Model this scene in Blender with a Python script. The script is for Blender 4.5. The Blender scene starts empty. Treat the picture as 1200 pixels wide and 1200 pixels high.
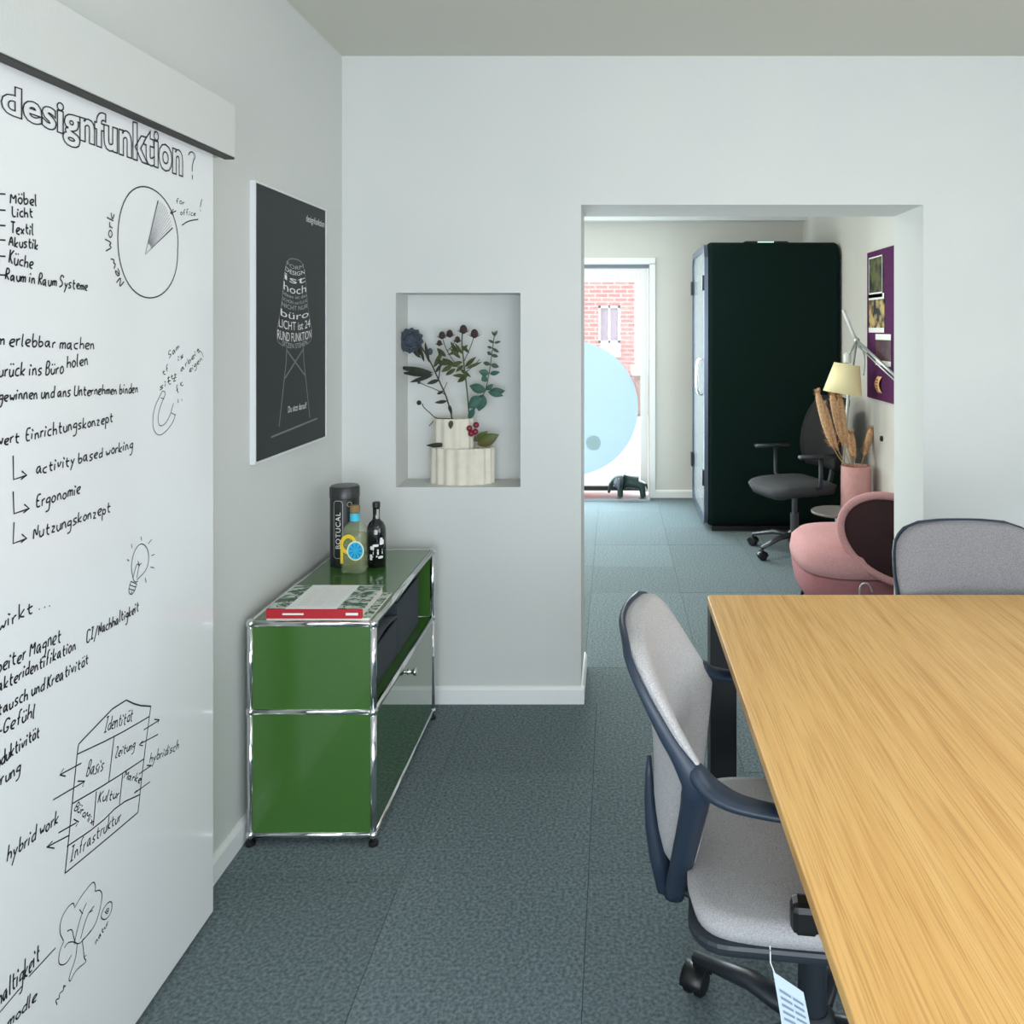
import bpy, bmesh, math, random
from math import sin, cos, pi, radians, sqrt, atan2
from mathutils import Vector, Matrix, noise
random.seed(7)
C = bpy.context.scene.collection
SC = bpy.context.scene

# ------------------------------------------------------------------ camera, world, light, exposure
F = 955.0            # focal length in pixels of the 1200 px frame
EYE = 1.47           # camera height
VX, VY = 720.0, 385.0  # where the view axis meets the frame
cam = bpy.data.cameras.new('camera'); cam.sensor_width = 36; cam.lens = 36*F/1200
cam.shift_x = (600-VX)/1200; cam.shift_y = (VY-600)/1200; cam.clip_start = .03
camo = bpy.data.objects.new('camera', cam); C.objects.link(camo)
camo.location = (0, 0, EYE); camo.rotation_euler = (pi/2, 0, 0); SC.camera = camo

SC.view_settings.view_transform = 'Standard'; SC.view_settings.look = 'None'
SC.view_settings.gamma = 1; SC.view_settings.use_curve_mapping = False
SC.view_settings.exposure = 0.10
SC.cycles.use_denoising = True
SC.cycles.max_bounces = 8; SC.cycles.diffuse_bounces = 5; SC.cycles.glossy_bounces = 4
SC.cycles.transmission_bounces = 6; SC.cycles.transparent_max_bounces = 8
SC.cycles.sample_clamp_indirect = 8

W = bpy.data.worlds.new('sky'); SC.world = W; W.use_nodes = True
bg = W.node_tree.nodes['Background']; bg.inputs[0].default_value = (.90, .95, 1, 1); bg.inputs[1].default_value = 2.9

def area(name, loc, rot, sx, sy, power, col):
    l = bpy.data.lights.new(name, 'AREA'); l.shape = 'RECTANGLE'; l.size = sx; l.size_y = sy
    l.energy = power; l.color = col
    o = bpy.data.objects.new(name, l); C.objects.link(o); o.location = loc; o.rotation_euler = rot
    return o
DAY = (.88, .95, 1.0); WARM = (1.0, .93, .80)
area('daylight_right', (2.93, -.3, 1.45), (0, radians(90), 0), 1.5, 2.2, 10, DAY)
area('daylight_behind', (.65, -1.9, 1.02), (radians(90), 0, 0), 3.1, 1.75, 88, (.80, .91, 1.0))
area('daylight_far_window', (-.55, 7.0, 1.1), (radians(-90), 0, 0), 1.7, 1.9, 95, (.80, .95, 1.0))
area('lounge_fill', (-2.85, 5.3, 1.4), (0, radians(-90), 0), 1.6, 2.4, 42, (1.0, .98, .94))  # added fill at the closed left wall, brightens the far room
area('ceiling_lamp_light', (.9, .5, 2.44), (0, 0, 0), .28, 1.4, 9, WARM)
area('lounge_fill_lamp', (-.3, 5.2, 2.44), (0, 0, 0), .28, 1.2, 22, WARM)  # unseen ceiling light added to lighten the far room

# ------------------------------------------------------------------ materials
def lin(c):
    return tuple((x/12.92 if x <= .04045 else ((x+.055)/1.055)**2.4) for x in [v/255 for v in c]) + (1,)
MATS = {}
def mat(name, rgb, rough=.6, metal=0, rgb2=None, nscale=20, mix=.5, bump=0, bscale=None, coat=0, alpha=1, stretch=None, trans=0, emit=0, rnd=0, detail=4, spec=None, ior=None):
    if name in MATS: return MATS[name]
    m = bpy.data.materials.new(name); m.use_nodes = True; nt = m.node_tree; N = nt.nodes; L = nt.links
    b = N['Principled BSDF']; col = lin(rgb)
    b.inputs['Base Color'].default_value = col; b.inputs['Roughness'].default_value = rough
    b.inputs['Metallic'].default_value = metal
    if coat: b.inputs['Coat Weight'].default_value = coat; b.inputs['Coat Roughness'].default_value = .03
    if alpha < 1: b.inputs['Alpha'].default_value = alpha
    if trans: b.inputs['Transmission Weight'].default_value = trans
    if spec is not None: b.inputs['Specular IOR Level'].default_value = spec
    if ior: b.inputs['IOR'].default_value = ior
    if emit: b.inputs['Emission Color'].default_value = col; b.inputs['Emission Strength'].default_value = emit
    need = rgb2 is not None or bump
    if need:
        tc = N.new('ShaderNodeTexCoord'); mp = N.new('ShaderNodeMapping'); L.new(tc.outputs['Object'], mp.inputs[0])
        if stretch: mp.inputs['Scale'].default_value = stretch
    src = None
    if rgb2 is not None:
        n = N.new('ShaderNodeTexNoise'); n.inputs['Scale'].default_value = nscale; n.inputs['Detail'].default_value = detail
        L.new(mp.outputs[0], n.inputs['Vector'])
        r = N.new('ShaderNodeValToRGB'); r.color_ramp.elements[0].position = .5-mix/2; r.color_ramp.elements[1].position = .5+mix/2
        r.color_ramp.elements[0].color = col; r.color_ramp.elements[1].color = lin(rgb2)
        L.new(n.outputs[0], r.inputs[0]); src = r.outputs[0]
        L.new(src, b.inputs['Base Color'])
    if rnd:
        oi = N.new('ShaderNodeObjectInfo'); mr = N.new('ShaderNodeMapRange')
        mr.inputs['To Min'].default_value = 1-rnd; mr.inputs['To Max'].default_value = 1+rnd
        L.new(oi.outputs['Random'], mr.inputs[0])
        hs = N.new('ShaderNodeHueSaturation'); L.new(mr.outputs[0], hs.inputs['Value'])
        if src: L.new(src, hs.inputs['Color'])
        else: hs.inputs['Color'].default_value = col
        L.new(hs.outputs[0], b.inputs['Base Color'])
    if bump:
        n2 = N.new('ShaderNodeTexNoise'); n2.inputs['Scale'].default_value = bscale or nscale*3; n2.inputs['Detail'].default_value = 3
        L.new(mp.outputs[0], n2.inputs['Vector'])
        bp = N.new('ShaderNodeBump'); bp.inputs['Strength'].default_value = bump; bp.inputs['Distance'].default_value = .004
        L.new(n2.outputs[0], bp.inputs['Height']); L.new(bp.outputs[0], b.inputs['Normal'])
    MATS[name] = m; return m

M_wall = mat('wall_paint', (214, 215, 212), .85, rgb2=(210, 212, 210), nscale=3, bump=.12, bscale=180)
M_wall2 = mat('far_wall_paint', (214, 213, 207), .85, rgb2=(210, 210, 205), nscale=3, bump=.1, bscale=180)
M_ceil = mat('ceiling_paint', (208, 208, 198), .9)
M_trim = mat('trim_white', (238, 240, 240), .4)
M_floorbase = mat('floor_underlay', (50, 55, 58), .95)
M_board = mat('board_white', (236, 237, 238), .16, coat=.25)
M_ink = mat('marker_ink', (22, 23, 28), .5)
M_pencil = mat('marker_hatch', (110, 112, 118), .6)
M_oak = None
M_black = mat('black_metal', (16, 17, 20), .4)
M_green = mat('green_lacquer', (62, 102, 44), .2, coat=.5, ior=1.5)
M_chrome = mat('chrome', (226, 228, 230), .12, metal=1)
M_steel = mat('brushed_aluminium', (205, 208, 210), .28, metal=1)
M_rubber = mat('black_rubber', (14, 14, 16), .45)
M_grey = mat('grey_fabric', (112, 111, 117), .9, rgb2=(152, 150, 154), nscale=420, mix=.4, bump=.5, bscale=700)
M_grey_lit = mat('grey_fabric_lit', (156, 154, 157), .9, rgb2=(196, 194, 196), nscale=420, mix=.4, bump=.5, bscale=700)  # same grey fabric, lightened to paint in the near chair's brighter lighting
M_slate = mat('slate_plastic', (34, 47, 64), .42)
M_slate2 = mat('dark_plastic', (36, 42, 50), .4)
M_paper = mat('paper', (232, 232, 228), .8)
M_glass = mat('clear_glass', (255, 255, 255), 0.02, trans=1, ior=1.45)

def carpet():
    m = mat('carpet_pile', (76, 90, 96), .97, rgb2=(138, 152, 156), nscale=110, mix=.5, bump=.6, bscale=620, rnd=.07, detail=6, spec=.1)
    return m
M_carpet = carpet()
def oak():
    m = bpy.data.materials.new('oak_veneer'); m.use_nodes = True; nt = m.node_tree; N = nt.nodes; L = nt.links
    b = N['Principled BSDF']; b.inputs['Roughness'].default_value = .42
    tc = N.new('ShaderNodeTexCoord'); mp = N.new('ShaderNodeMapping'); mp.inputs['Scale'].default_value = (46, 1.3, 1)
    mp.inputs['Rotation'].default_value = (0, 0, radians(5))
    L.new(tc.outputs['Object'], mp.inputs[0])
    n = N.new('ShaderNodeTexNoise'); n.inputs['Scale'].default_value = 1.0; n.inputs['Detail'].default_value = 6; n.inputs['Distortion'].default_value = .25
    L.new(mp.outputs[0], n.inputs[0])
    r = N.new('ShaderNodeValToRGB'); e = r.color_ramp.elements
    e[0].position = .30; e[0].color = lin((214, 160, 92)); e[1].position = .66; e[1].color = lin((232, 186, 118))
    x = e.new(.46); x.color = lin((226, 177, 107))
    L.new(n.outputs[0], r.inputs[0])
    mp2 = N.new('ShaderNodeMapping'); mp2.inputs['Scale'].default_value = (420, 6, 1); L.new(tc.outputs['Object'], mp2.inputs[0])
    n2 = N.new('ShaderNodeTexNoise'); n2.inputs['Scale'].default_value = 1; n2.inputs['Detail'].default_value = 2
    L.new(mp2.outputs[0], n2.inputs[0])
    r2 = N.new('ShaderNodeValToRGB'); r2.color_ramp.elements[0].position = .36; r2.color_ramp.elements[0].color = (.72, .64, .54, 1)
    r2.color_ramp.elements[1].position = .52; r2.color_ramp.elements[1].color = (1, 1, 1, 1)
    L.new(n2.outputs[0], r2.inputs[0])
    mx = N.new('ShaderNodeMix'); mx.data_type = 'RGBA'; mx.blend_type = 'MULTIPLY'; mx.inputs[0].default_value = .7
    L.new(r.outputs[0], mx.inputs[6]); L.new(r2.outputs[0], mx.inputs[7]); L.new(mx.outputs[2], b.inputs['Base Color'])
    return m
M_oak = oak()

# ------------------------------------------------------------------ mesh helpers
class B:
    def __init__(s): s.v = []; s.f = []
    def add(s, vs, fs):
        k = len(s.v); s.v += [tuple(p) for p in vs]; s.f += [tuple(i+k for i in f) for f in fs]; return s
    def box(s, x0, x1, y0, y1, z0, z1):
        return s.add([(x0,y0,z0),(x1,y0,z0),(x1,y1,z0),(x0,y1,z0),(x0,y0,z1),(x1,y0,z1),(x1,y1,z1),(x0,y1,z1)],
                     [(0,3,2,1),(4,5,6,7),(0,1,5,4),(1,2,6,5),(2,3,7,6),(3,0,4,7)])
    def prism(s, pts, z0, z1, axis='z'):
        n = len(pts)
        def P(p, h): return (p[0],p[1],h) if axis=='z' else ((h,p[0],p[1]) if axis=='x' else (p[0],h,p[1]))
        vs = [P(p,z0) for p in pts]+[P(p,z1) for p in pts]
        fs = [tuple(range(n))[::-1], tuple(range(n,2*n))]+[(i,(i+1)%n,n+(i+1)%n,n+i) for i in range(n)]
        return s.add(vs, fs)
    def tube(s, pts, rad, seg=10, flat=None, cap=True):
        # flat = (axis vector, factor): section squashed along that axis
        pts = [Vector(p) for p in pts]; n = len(pts)
        if not hasattr(rad, '__len__'): rad = [rad]*n
        t0 = (pts[1]-pts[0]).normalized()
        up = Vector((0,0,1)) if abs(t0.z) < .9 else Vector((0,1,0))
        a = t0.cross(up).normalized(); rings = []; vs = []
        for i, p in enumerate(pts):
            t = (pts[min(i+1,n-1)]-pts[max(i-1,0)])
            if t.length < 1e-9: t = t0.copy()
            t.normalize(); a = (a - t*a.dot(t))
            if a.length < 1e-6: a = t.orthogonal()
            a.normalize(); b = t.cross(a)
            for k in range(seg):
                th = 2*pi*k/seg; o = (a*cos(th)+b*sin(th))*rad[i]
                if flat: ax = Vector(flat[0]).normalized(); o = o - ax*o.dot(ax)*(1-flat[1])
                vs.append(p+o)
        fs = []
        for i in range(n-1):
            for k in range(seg):
                k2 = (k+1)%seg; fs.append((i*seg+k, i*seg+k2, (i+1)*seg+k2, (i+1)*seg+k))
        if cap: fs.append(tuple(range(seg))[::-1]); fs.append(tuple(range((n-1)*seg, n*seg)))
        return s.add(vs, fs)
    def lathe(s, prof, c=(0,0,0), seg=24, sx=1, sy=1, fn=None, close=True):
        vs = []
        for r, z in prof:
            for k in range(seg):
                th = 2*pi*k/seg; q = fn(th) if fn else 1
                vs.append((c[0]+r*cos(th)*sx*q, c[1]+r*sin(th)*sy*q, c[2]+z))
        fs = []
        for i in range(len(prof)-1):
            for k in range(seg):
                k2 = (k+1)%seg; fs.append((i*seg+k, i*seg+k2, (i+1)*seg+k2, (i+1)*seg+k))
        if close: fs.append(tuple(range(seg))[::-1]); fs.append(tuple(range((len(prof)-1)*seg, len(prof)*seg)))
        return s.add(vs, fs)
    def ball(s, c, r, seg=12, rings=8, sz=1, sx=1, sy=1):
        prof = [(r*sin(pi*(i+.02)/(rings+.04)), -r*sz*cos(pi*i/rings)) for i in range(rings+1)]
        return s.lathe(prof, c, seg, sx, sy)
    def grid(s, fn, nu, nv):
        vs = [fn(i/nu, j/nv) for j in range(nv+1) for i in range(nu+1)]
        fs = [(j*(nu+1)+i, j*(nu+1)+i+1, (j+1)*(nu+1)+i+1, (j+1)*(nu+1)+i) for j in range(nv) for i in range(nu)]
        return s.add(vs, fs)
    def xf(s, m):
        s.v = [tuple(m @ Vector(p)) for p in s.v]; return s

def obj(name, b, m, parent=None, smooth=False, bevel=0, bseg=2, solid=0, soff=0, sub=0, loc=None, label=None, auto=None):
    me = bpy.data.meshes.new(name); me.from_pydata(b.v, [], b.f); me.update()
    bm = bmesh.new(); bm.from_mesh(me); bmesh.ops.recalc_face_normals(bm, faces=bm.faces); bm.to_mesh(me); bm.free()
    if m: me.materials.append(m)
    if smooth: me.polygons.foreach_set('use_smooth', [True]*len(me.polygons))
    if auto: me.polygons.foreach_set('use_smooth', [True]*len(me.polygons)); me.set_sharp_from_angle(angle=radians(auto))
    o = bpy.data.objects.new(name, me); C.objects.link(o)
    if parent is not None: o.parent = parent
    if loc: o.location = loc
    if solid:
        s = o.modifiers.new('solid', 'SOLIDIFY'); s.thickness = solid; s.offset = soff
    if bevel:
        s = o.modifiers.new('bevel', 'BEVEL'); s.width = bevel; s.segments = bseg; s.limit_method = 'ANGLE'; s.angle_limit = radians(35)
    if sub:
        s = o.modifiers.new('sub', 'SUBSURF'); s.levels = sub; s.render_levels = sub
    if label: o['label'] = label
    return o
def tag(o, label, cat, group=None):
    o['label'] = label; o['category'] = cat
    if group: o['group'] = group
    return o
def thing(name, label, cat, loc=(0,0,0), rz=0, group=None):
    o = bpy.data.objects.new(name, None); C.objects.link(o); o.location = loc; o.rotation_euler = (0,0,rz); o.empty_display_size = .05
    return tag(o, label, cat, group)
def struct(name, b, m, parent=None, **k):
    o = obj(name, b, m, parent, **k)
    if parent is None: o['kind'] = 'structure'
    return o
def at(px, py, y):                      # the point at depth y seen at a photo pixel
    s = F/y; return Vector(((px-VX)/s, y, EYE-(py-VY)/s))
def at_x(px, py, x):                    # the point on the plane X = x seen at a photo pixel
    s = (px-VX)/x; return Vector((x, F/s, EYE-(py-VY)/s))
def rrect(w, h, r, n=5):                # rounded rectangle outline centred on the origin
    out = []
    for cx, cy, a0 in ((w/2-r, h/2-r, 0), (-w/2+r, h/2-r, 90), (-w/2+r, -h/2+r, 180), (w/2-r, -h/2+r, 270)):
        for i in range(n+1):
            a = radians(a0+90*i/n); out.append((cx+r*cos(a), cy+r*sin(a)))
    return out
def chaikin(p, k=2):
    for _ in range(k):
        if len(p) < 3: return p
        q = [p[0]]
        for a, b in zip(p, p[1:]):
            q.append(tuple(a[i]*.75+b[i]*.25 for i in range(len(a)))); q.append(tuple(a[i]*.25+b[i]*.75 for i in range(len(a))))
        q.append(p[-1]); p = q
    return p
def interp(tab, x):
    if x <= tab[0][0]: return tab[0][1]
    for (a, va), (b, vb) in zip(tab, tab[1:]):
        if x <= b: 
            t = (x-a)/(b-a); return va+(vb-va)*t
    return tab[-1][1]
def font_mesh(txt, size, M, fill=True, bevel=0, sx=1, spacing=1, align='LEFT', offset=0):
    c = bpy.data.curves.new('t', 'FONT'); c.body = txt; c.size = size; c.align_x = align; c.space_character = spacing; c.resolution_u = 3; c.offset = offset
    if not fill: c.fill_mode = 'NONE' if hasattr(c, 'fill_mode') else c.fill_mode; c.bevel_depth = bevel; c.bevel_resolution = 0
    o = bpy.data.objects.new('t', c); C.objects.link(o)
    dg = bpy.context.evaluated_depsgraph_get(); me = bpy.data.meshes.new_from_object(o.evaluated_get(dg))
    C.objects.unlink(o); bpy.data.objects.remove(o); bpy.data.curves.remove(c)
    b = B(); M2 = M @ Matrix.Diagonal((sx, 1, 1, 1))
    b.add([M2 @ v.co for v in me.vertices], [tuple(p.vertices) for p in me.polygons]); bpy.data.meshes.remove(me)
    return b
def plane_x(x, y, z):                   # text frame facing +x
    return Matrix(((0,0,1,x),(1,0,0,y),(0,1,0,z),(0,0,0,1)))
def plane_mx(x, y, z):                  # facing -x
    return Matrix(((0,0,-1,x),(-1,0,0,y),(0,1,0,z),(0,0,0,1)))
def plane_my(x, y, z):                  # facing -y
    return Matrix(((1,0,0,x),(0,0,-1,y),(0,1,0,z),(0,0,0,1)))
def plane_z(x, y, z):
    return Matrix.Translation((x,y,z))

# ------------------------------------------------------------------ the room
WX, WY, CH = -1.07, 3.2, 2.54           # left wall, back wall, ceiling height
WT = .335                               # wall thickness at the opening
RX = 3.0; NY = -2.0                     # right wall, wall behind the camera
FY, FX0, FX1 = 7.09, -3.0, 1.64         # far room
DX0, DX1, DZ = -.131, 1.213, 1.956      # opening
NX0, NX1, NZ0, NZ1 = -.858, -.369, .847, 1.61  # niche

fl = B().box(FX0-.1, RX+.1, NY-.1, FY+.1, -.12, -.012); floor = struct('floor', fl, M_floorbase)
ts = .5; tm = None; tiles = 0
def tile_rect(x0, x1, y0, y1):
    global tm, tiles
    ny = int(math.ceil((y1-y0)/ts)); nx = int(math.ceil((x1-x0)/ts))
    for j in range(ny):
        for i in range(nx):
            a, b = x0+i*ts, min(x0+(i+1)*ts, x1); c, d = y0+j*ts, min(y0+(j+1)*ts, y1)
            if b-a < .02 or d-c < .02: continue
            w, h = b-a, d-c
            if tm is not None and abs(w-ts) < 1e-4 and abs(h-ts) < 1e-4:
                o = bpy.data.objects.new('carpet_tile', tm); C.objects.link(o); o.parent = floor
            else:
                g = .0006; q = B().box(-w/2+g, w/2-g, -h/2+g, h/2-g, -.012, 0)
                o = obj('carpet_tile', q, M_carpet, floor)
                if abs(w-ts) < 1e-4 and abs(h-ts) < 1e-4: tm = o.data
            o.location = ((a+b)/2, (c+d)/2, random.choice((0, -.0004, -.0008)))
            if abs(w-h) < 1e-4: o.rotation_euler = (0, 0, random.choice((0, pi/2)))
            tiles += 1
tile_rect(WX, 1.93, NY+.2, WY); tile_rect(DX0, DX1, WY, WY+WT); tile_rect(-1.63, FX1, WY+WT, FY)
struct('ceiling', B().box(FX0-.1, RX+.1, NY-.1, FY+.1, CH, CH+.1), M_ceil)
struct('wall_left', B().box(WX-.15, WX, NY, WY+.2, 0, CH), M_wall)
# back wall with the opening and the niche
wb = B()
xs = [WX, NX0, NX1, DX0]
wb.box(WX, NX0, WY, WY+WT, 0, CH); wb.box(NX0, NX1, WY, WY+WT, 0, NZ0); wb.box(NX0, NX1, WY, WY+WT, NZ1, CH)
wb.box(NX0, NX1, WY+.186, WY+WT, NZ0, NZ1); wb.box(NX1, DX0, WY, WY+WT, 0, CH)
wb.box(DX0, DX1, WY, WY+WT, DZ, CH); wb.box(DX1, RX+.1, WY, WY+WT, 0, CH)
struct('wall_back', wb, M_wall)
# right wall with its window, wall behind the camera with its window
wr = B(); wr.box(RX, RX+.15, NY, -1.6, 0, CH).box(RX, RX+.15, 1.0, WY, 0, CH).box(RX, RX+.15, -1.6, 1.0, 0, .6).box(RX, RX+.15, -1.6, 1.0, 2.3, CH)
struct('wall_right', wr, M_wall)
wn = B(); wn.box(WX, -.95, NY-.15, NY, 0, CH).box(2.25, RX, NY-.15, NY, 0, CH).box(-.95, 2.25, NY-.15, NY, 0, .2).box(-.95, 2.25, NY-.15, NY, 2.2, CH)
struct('wall_near', wn, M_wall)
# far room
DOX = (761-VX)/(F/FY)                   # right edge of the far door opening
dz1 = EYE+(VY-309)/(F/FY)
wf = B(); wf.box(FX0, -1.6, FY, FY+.2, 0, CH).box(DOX, FX1+.1, FY, FY+.2, 0, CH).box(-1.6, DOX, FY, FY+.2, dz1, CH)
struct('wall_far', wf, M_wall2)
struct('wall_far_right', B().box(FX1, FX1+.12, WY+WT, FY, 0, CH), M_wall2)
struct('wall_far_left', B().box(FX0-.1, FX0, WY+WT, FY, 0, CH), M_wall2)
struct('wall_far_near', B().box(FX0, WX-.15, WY+WT-.1, WY+WT, 0, CH), M_wall2)
BH = .067
bbp = lambda w: [(0,0),(w,0),(w,BH-.012),(w*.45,BH),(0,BH)]
def base_run_x(name, x0, x1, y, dirn, d=.013):   # board on a wall facing -y/+y
    pr = [(y+dirn*a, z) for a, z in bbp(d)]
    struct(name, B().prism(pr, x0, x1, 'x'), M_trim)
def base_run_y(name, y0, y1, x, dirn, d=.013):
    pr = [(x+dirn*a, z) for a, z in bbp(d)]
    struct(name, B().prism(pr, y0, y1, 'y'), M_trim)
base_run_y('baseboard_left', NY, WY, WX, 1)
base_run_x('baseboard_back', WX+.013, DX0+.013, WY, -1)
base_run_x('baseboard_back_right', DX1-.013, RX, WY, -1)
base_run_y('baseboard_jamb', WY, WY+WT, DX0, 1)
base_run_y('baseboard_jamb_right', WY, WY+WT, DX1, -1)
base_run_x('baseboard_far', DOX+.05, FX1-.013, FY, -1, .018)
base_run_y('baseboard_far_right', WY+WT, FY, FX1, -1)
# box that covers the sliding track
tb = B().box(WX, -.976, -.9, 2.10, 1.91, 2.045)
trk = struct('trim_1', tb, M_wall, bevel=.002)
struct('trim_3', B().box(-1.003, -.978, -.9, 2.098, 1.905, 1.9099), mat('underside_shade', (58,58,54), .6))  # dark strip that paints in the shade under the box
struct('trim_2', B().box(-1.6, FX1, FY-.14, FY, EYE+(VY-258)/(F/6.95), CH), M_trim)     # ceiling bulkhead

# windows behind the view (the daylight comes through these)
def window_frame(name, M, w, h):
    b = B(); t = .05
    for x0, x1, z0, z1 in ((0,w,0,t),(0,w,h-t,h),(0,t,t,h-t),(w-t,w,t,h-t),(w/2-t/2,w/2+t/2,t,h-t)): b.box(x0,x1,-.03,.03,z0,z1)
    b.xf(M); o = struct(name, b, M_trim)
window_frame('window_1', Matrix.Translation((RX+.08,-1.6,.6)) @ Matrix.Rotation(pi/2,4,'Z'), 2.6, 1.7)
window_frame('window_2', Matrix.Translation((-.95,NY-.08,.2)), 3.2, 2.0)

# far glass door: frame, pane, frosted strip and disc
fx0, fx1 = -1.6, DOX
fr = thing('door_1', 'white framed glass door', 'door', (0, FY, 0)); del fr['label']; del fr['category']; fr['kind'] = 'structure'
b = B(); b.box(fx0,fx1+.05,-.02,.03,dz1-.005,dz1+.05); b.box(fx1-.0,fx1+.05,-.02,.03,0,dz1); obj('casing', b, M_trim, fr)
b = B(); b.box(fx0,fx1-.005,.05,.10,dz1-.035,dz1-.006); obj('top_rail', b, mat('grey_frame', (128,146,158), .5), fr)
b = B(); b.box(fx1-.075,fx1-.008,.05,.10,.04,dz1-.037); b.box(fx0,fx0+.06,.05,.1,.04,dz1-.037); obj('stile', b, M_trim, fr)
b = B(); b.box(fx0,fx1,-.16,.12,-.01,.020); obj('threshold', b, M_steel, fr)
b = B(); b.box(fx0+.06,fx1-.076,.05,.10,.05,.085); obj('bottom_rail', b, M_black, fr)
def film(name, rgb, op, tr=.7):
    # frosted film: part of the daylight passes through it, scattered
    m = bpy.data.materials.new(name); m.use_nodes = True; nt = m.node_tree; N = nt.nodes; L = nt.links; N.remove(N['Principled BSDF'])
    d = N.new('ShaderNodeBsdfDiffuse'); t = N.new('ShaderNodeBsdfTranslucent'); x = N.new('ShaderNodeBsdfTransparent'); c = lin(rgb)
    d.inputs[0].default_value = c; t.inputs[0].default_value = c; x.inputs[0].default_value = c
    a = N.new('ShaderNodeMixShader'); b_ = N.new('ShaderNodeMixShader'); a.inputs[0].default_value = tr; b_.inputs[0].default_value = op
    L.new(d.outputs[0], a.inputs[1]); L.new(t.outputs[0], a.inputs[2]); L.new(x.outputs[0], b_.inputs[1]); L.new(a.outputs[0], b_.inputs[2]); L.new(b_.outputs[0], N['Material Output'].inputs[0]); return m
pane = obj('glass_pane', B().box(fx0+.055,fx1-.07,.072,.078,.08,dz1-.03), mat('pane_glass',(240,250,255),.02,alpha=.12), fr)
obj('frosted_strip', B().box(fx0+.06,fx1-.076,.068,.0705,EYE+(VY-330)/(F/FY),dz1-.036), film('film_white',(250,250,250),.88), pane)
dc = at(668, 479, FY)
b = B(); b.prism([(dc.x+.594*cos(2*pi*k/64), dc.z+.594*sin(2*pi*k/64)) for k in range(64)], .066, .069, 'y')
obj('frosted_disc', b, film('film_blue', (216,234,244), .92, .6), pane)
kc = at(695, 520, FY)
b = B(); b.prism([(kc.x+.066*cos(2*pi*k/24), kc.z+.066*sin(2*pi*k/24)) for k in range(24)], .062, .0655, 'y')
obj('disc_dot', b, film('film_pale', (222,234,232), .9), pane)
b = font_mesh('designfunktion', .1, Matrix.Translation((.23,.0665,EYE+(VY-327)/(F/FY))) @ Matrix(((-1,0,0,0),(0,0,1,0),(0,1,0,0),(0,0,0,1))), spacing=1.1)
obj('strip_lettering', b, mat('faint_print',(222,230,226),.8), pane)

# outside
struct('ground_outside', B().box(-20, 20, FY+.2, 40, -.15, -.04), mat('pale_paving', (205,205,200), .9))
def brickmat():
    m = bpy.data.materials.new('brick'); m.use_nodes = True; nt = m.node_tree; N = nt.nodes; L = nt.links; bs = N['Principled BSDF']; bs.inputs['Roughness'].default_value = .9
    tc = N.new('ShaderNodeTexCoord'); mp = N.new('ShaderNodeMapping'); mp.inputs['Rotation'].default_value = (radians(90),0,0); L.new(tc.outputs['Object'], mp.inputs[0])
    bt = N.new('ShaderNodeTexBrick'); bt.inputs['Scale'].default_value = 1; bt.inputs['Brick Width'].default_value = .25; bt.inputs['Row Height'].default_value = .083; bt.inputs['Mortar Size'].default_value = .012
    bt.inputs['Color1'].default_value = lin((180,104,100)); bt.inputs['Color2'].default_value = lin((194,126,118)); bt.inputs['Mortar'].default_value = lin((214,178,172))
    L.new(mp.outputs[0], bt.inputs[0]); L.new(bt.outputs[0], bs.inputs['Base Color']); return m
BY = 16.0
bd = thing('brick_building', 'red brick building with white-framed window seen through the far glass door', 'building', (0, BY, 0))
bl = B(); bx1 = at(744,400,BY).x; wx0, wx1 = at(701,0,BY).x, at(727,0,BY).x; wz0, wz1 = at(0,402,BY).z, at(0,358,BY).z
bl.box(-9, wx0, 0, 4, 0, 8).box(wx1, bx1, 0, 4, 0, 8).box(wx0, wx1, 0, 4, 0, wz0).box(wx0, wx1, 0, 4, wz1, 8)
obj('wall', bl, brickmat(), bd)
q = B(); t = .05
for a in ((wx0,wx0+t,wz0,wz1),(wx1-t,wx1,wz0,wz1),(wx0,wx1,wz0,wz0+t),(wx0,wx1,wz1-t,wz1),((wx0+wx1)/2-.02,(wx0+wx1)/2+.02,wz0,wz1)): q.box(a[0],a[1],.05,.1,a[2],a[3])
wo = obj('window', q, M_trim, bd); obj('pane', B().box(wx0,wx1,.12,.14,wz0,wz1), mat('dull_pane',(170,150,165),.3), wo)
obj('downpipe', B().tube([(at(749,0,BY).x,-.05,8),(at(749,0,BY).x,-.05,at(0,434,BY).z),(at(751,0,BY).x,-.1,at(0,450,BY).z),(at(751,0,BY).x,-.05,0)], .045, 8), mat('pipe_blue',(190,215,230),.5), bd)
obj('wall_sign', B().box(at(703,0,BY).x,at(727,0,BY).x,-.08,0,at(0,418,BY).z,at(0,402,BY).z), mat('sign_pale',(228,236,232),.6), bd)
bo = thing('low_shed', 'low dark-roofed shed beside the brick building outside', 'shed', (at(752,0,14).x+.25, 14, 0))
obj('shed_wall', B().box(-.35,.8,0,1.5,0,at(0,440,14).z), mat('shed_brown',(150,110,98),.8), bo)
obj('shed_roof', B().box(-.42,.9,-.1,1.6,at(0,440,14).z,at(0,434,14).z+.03), mat('shed_roof',(196,186,180),.8), bo)

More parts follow.
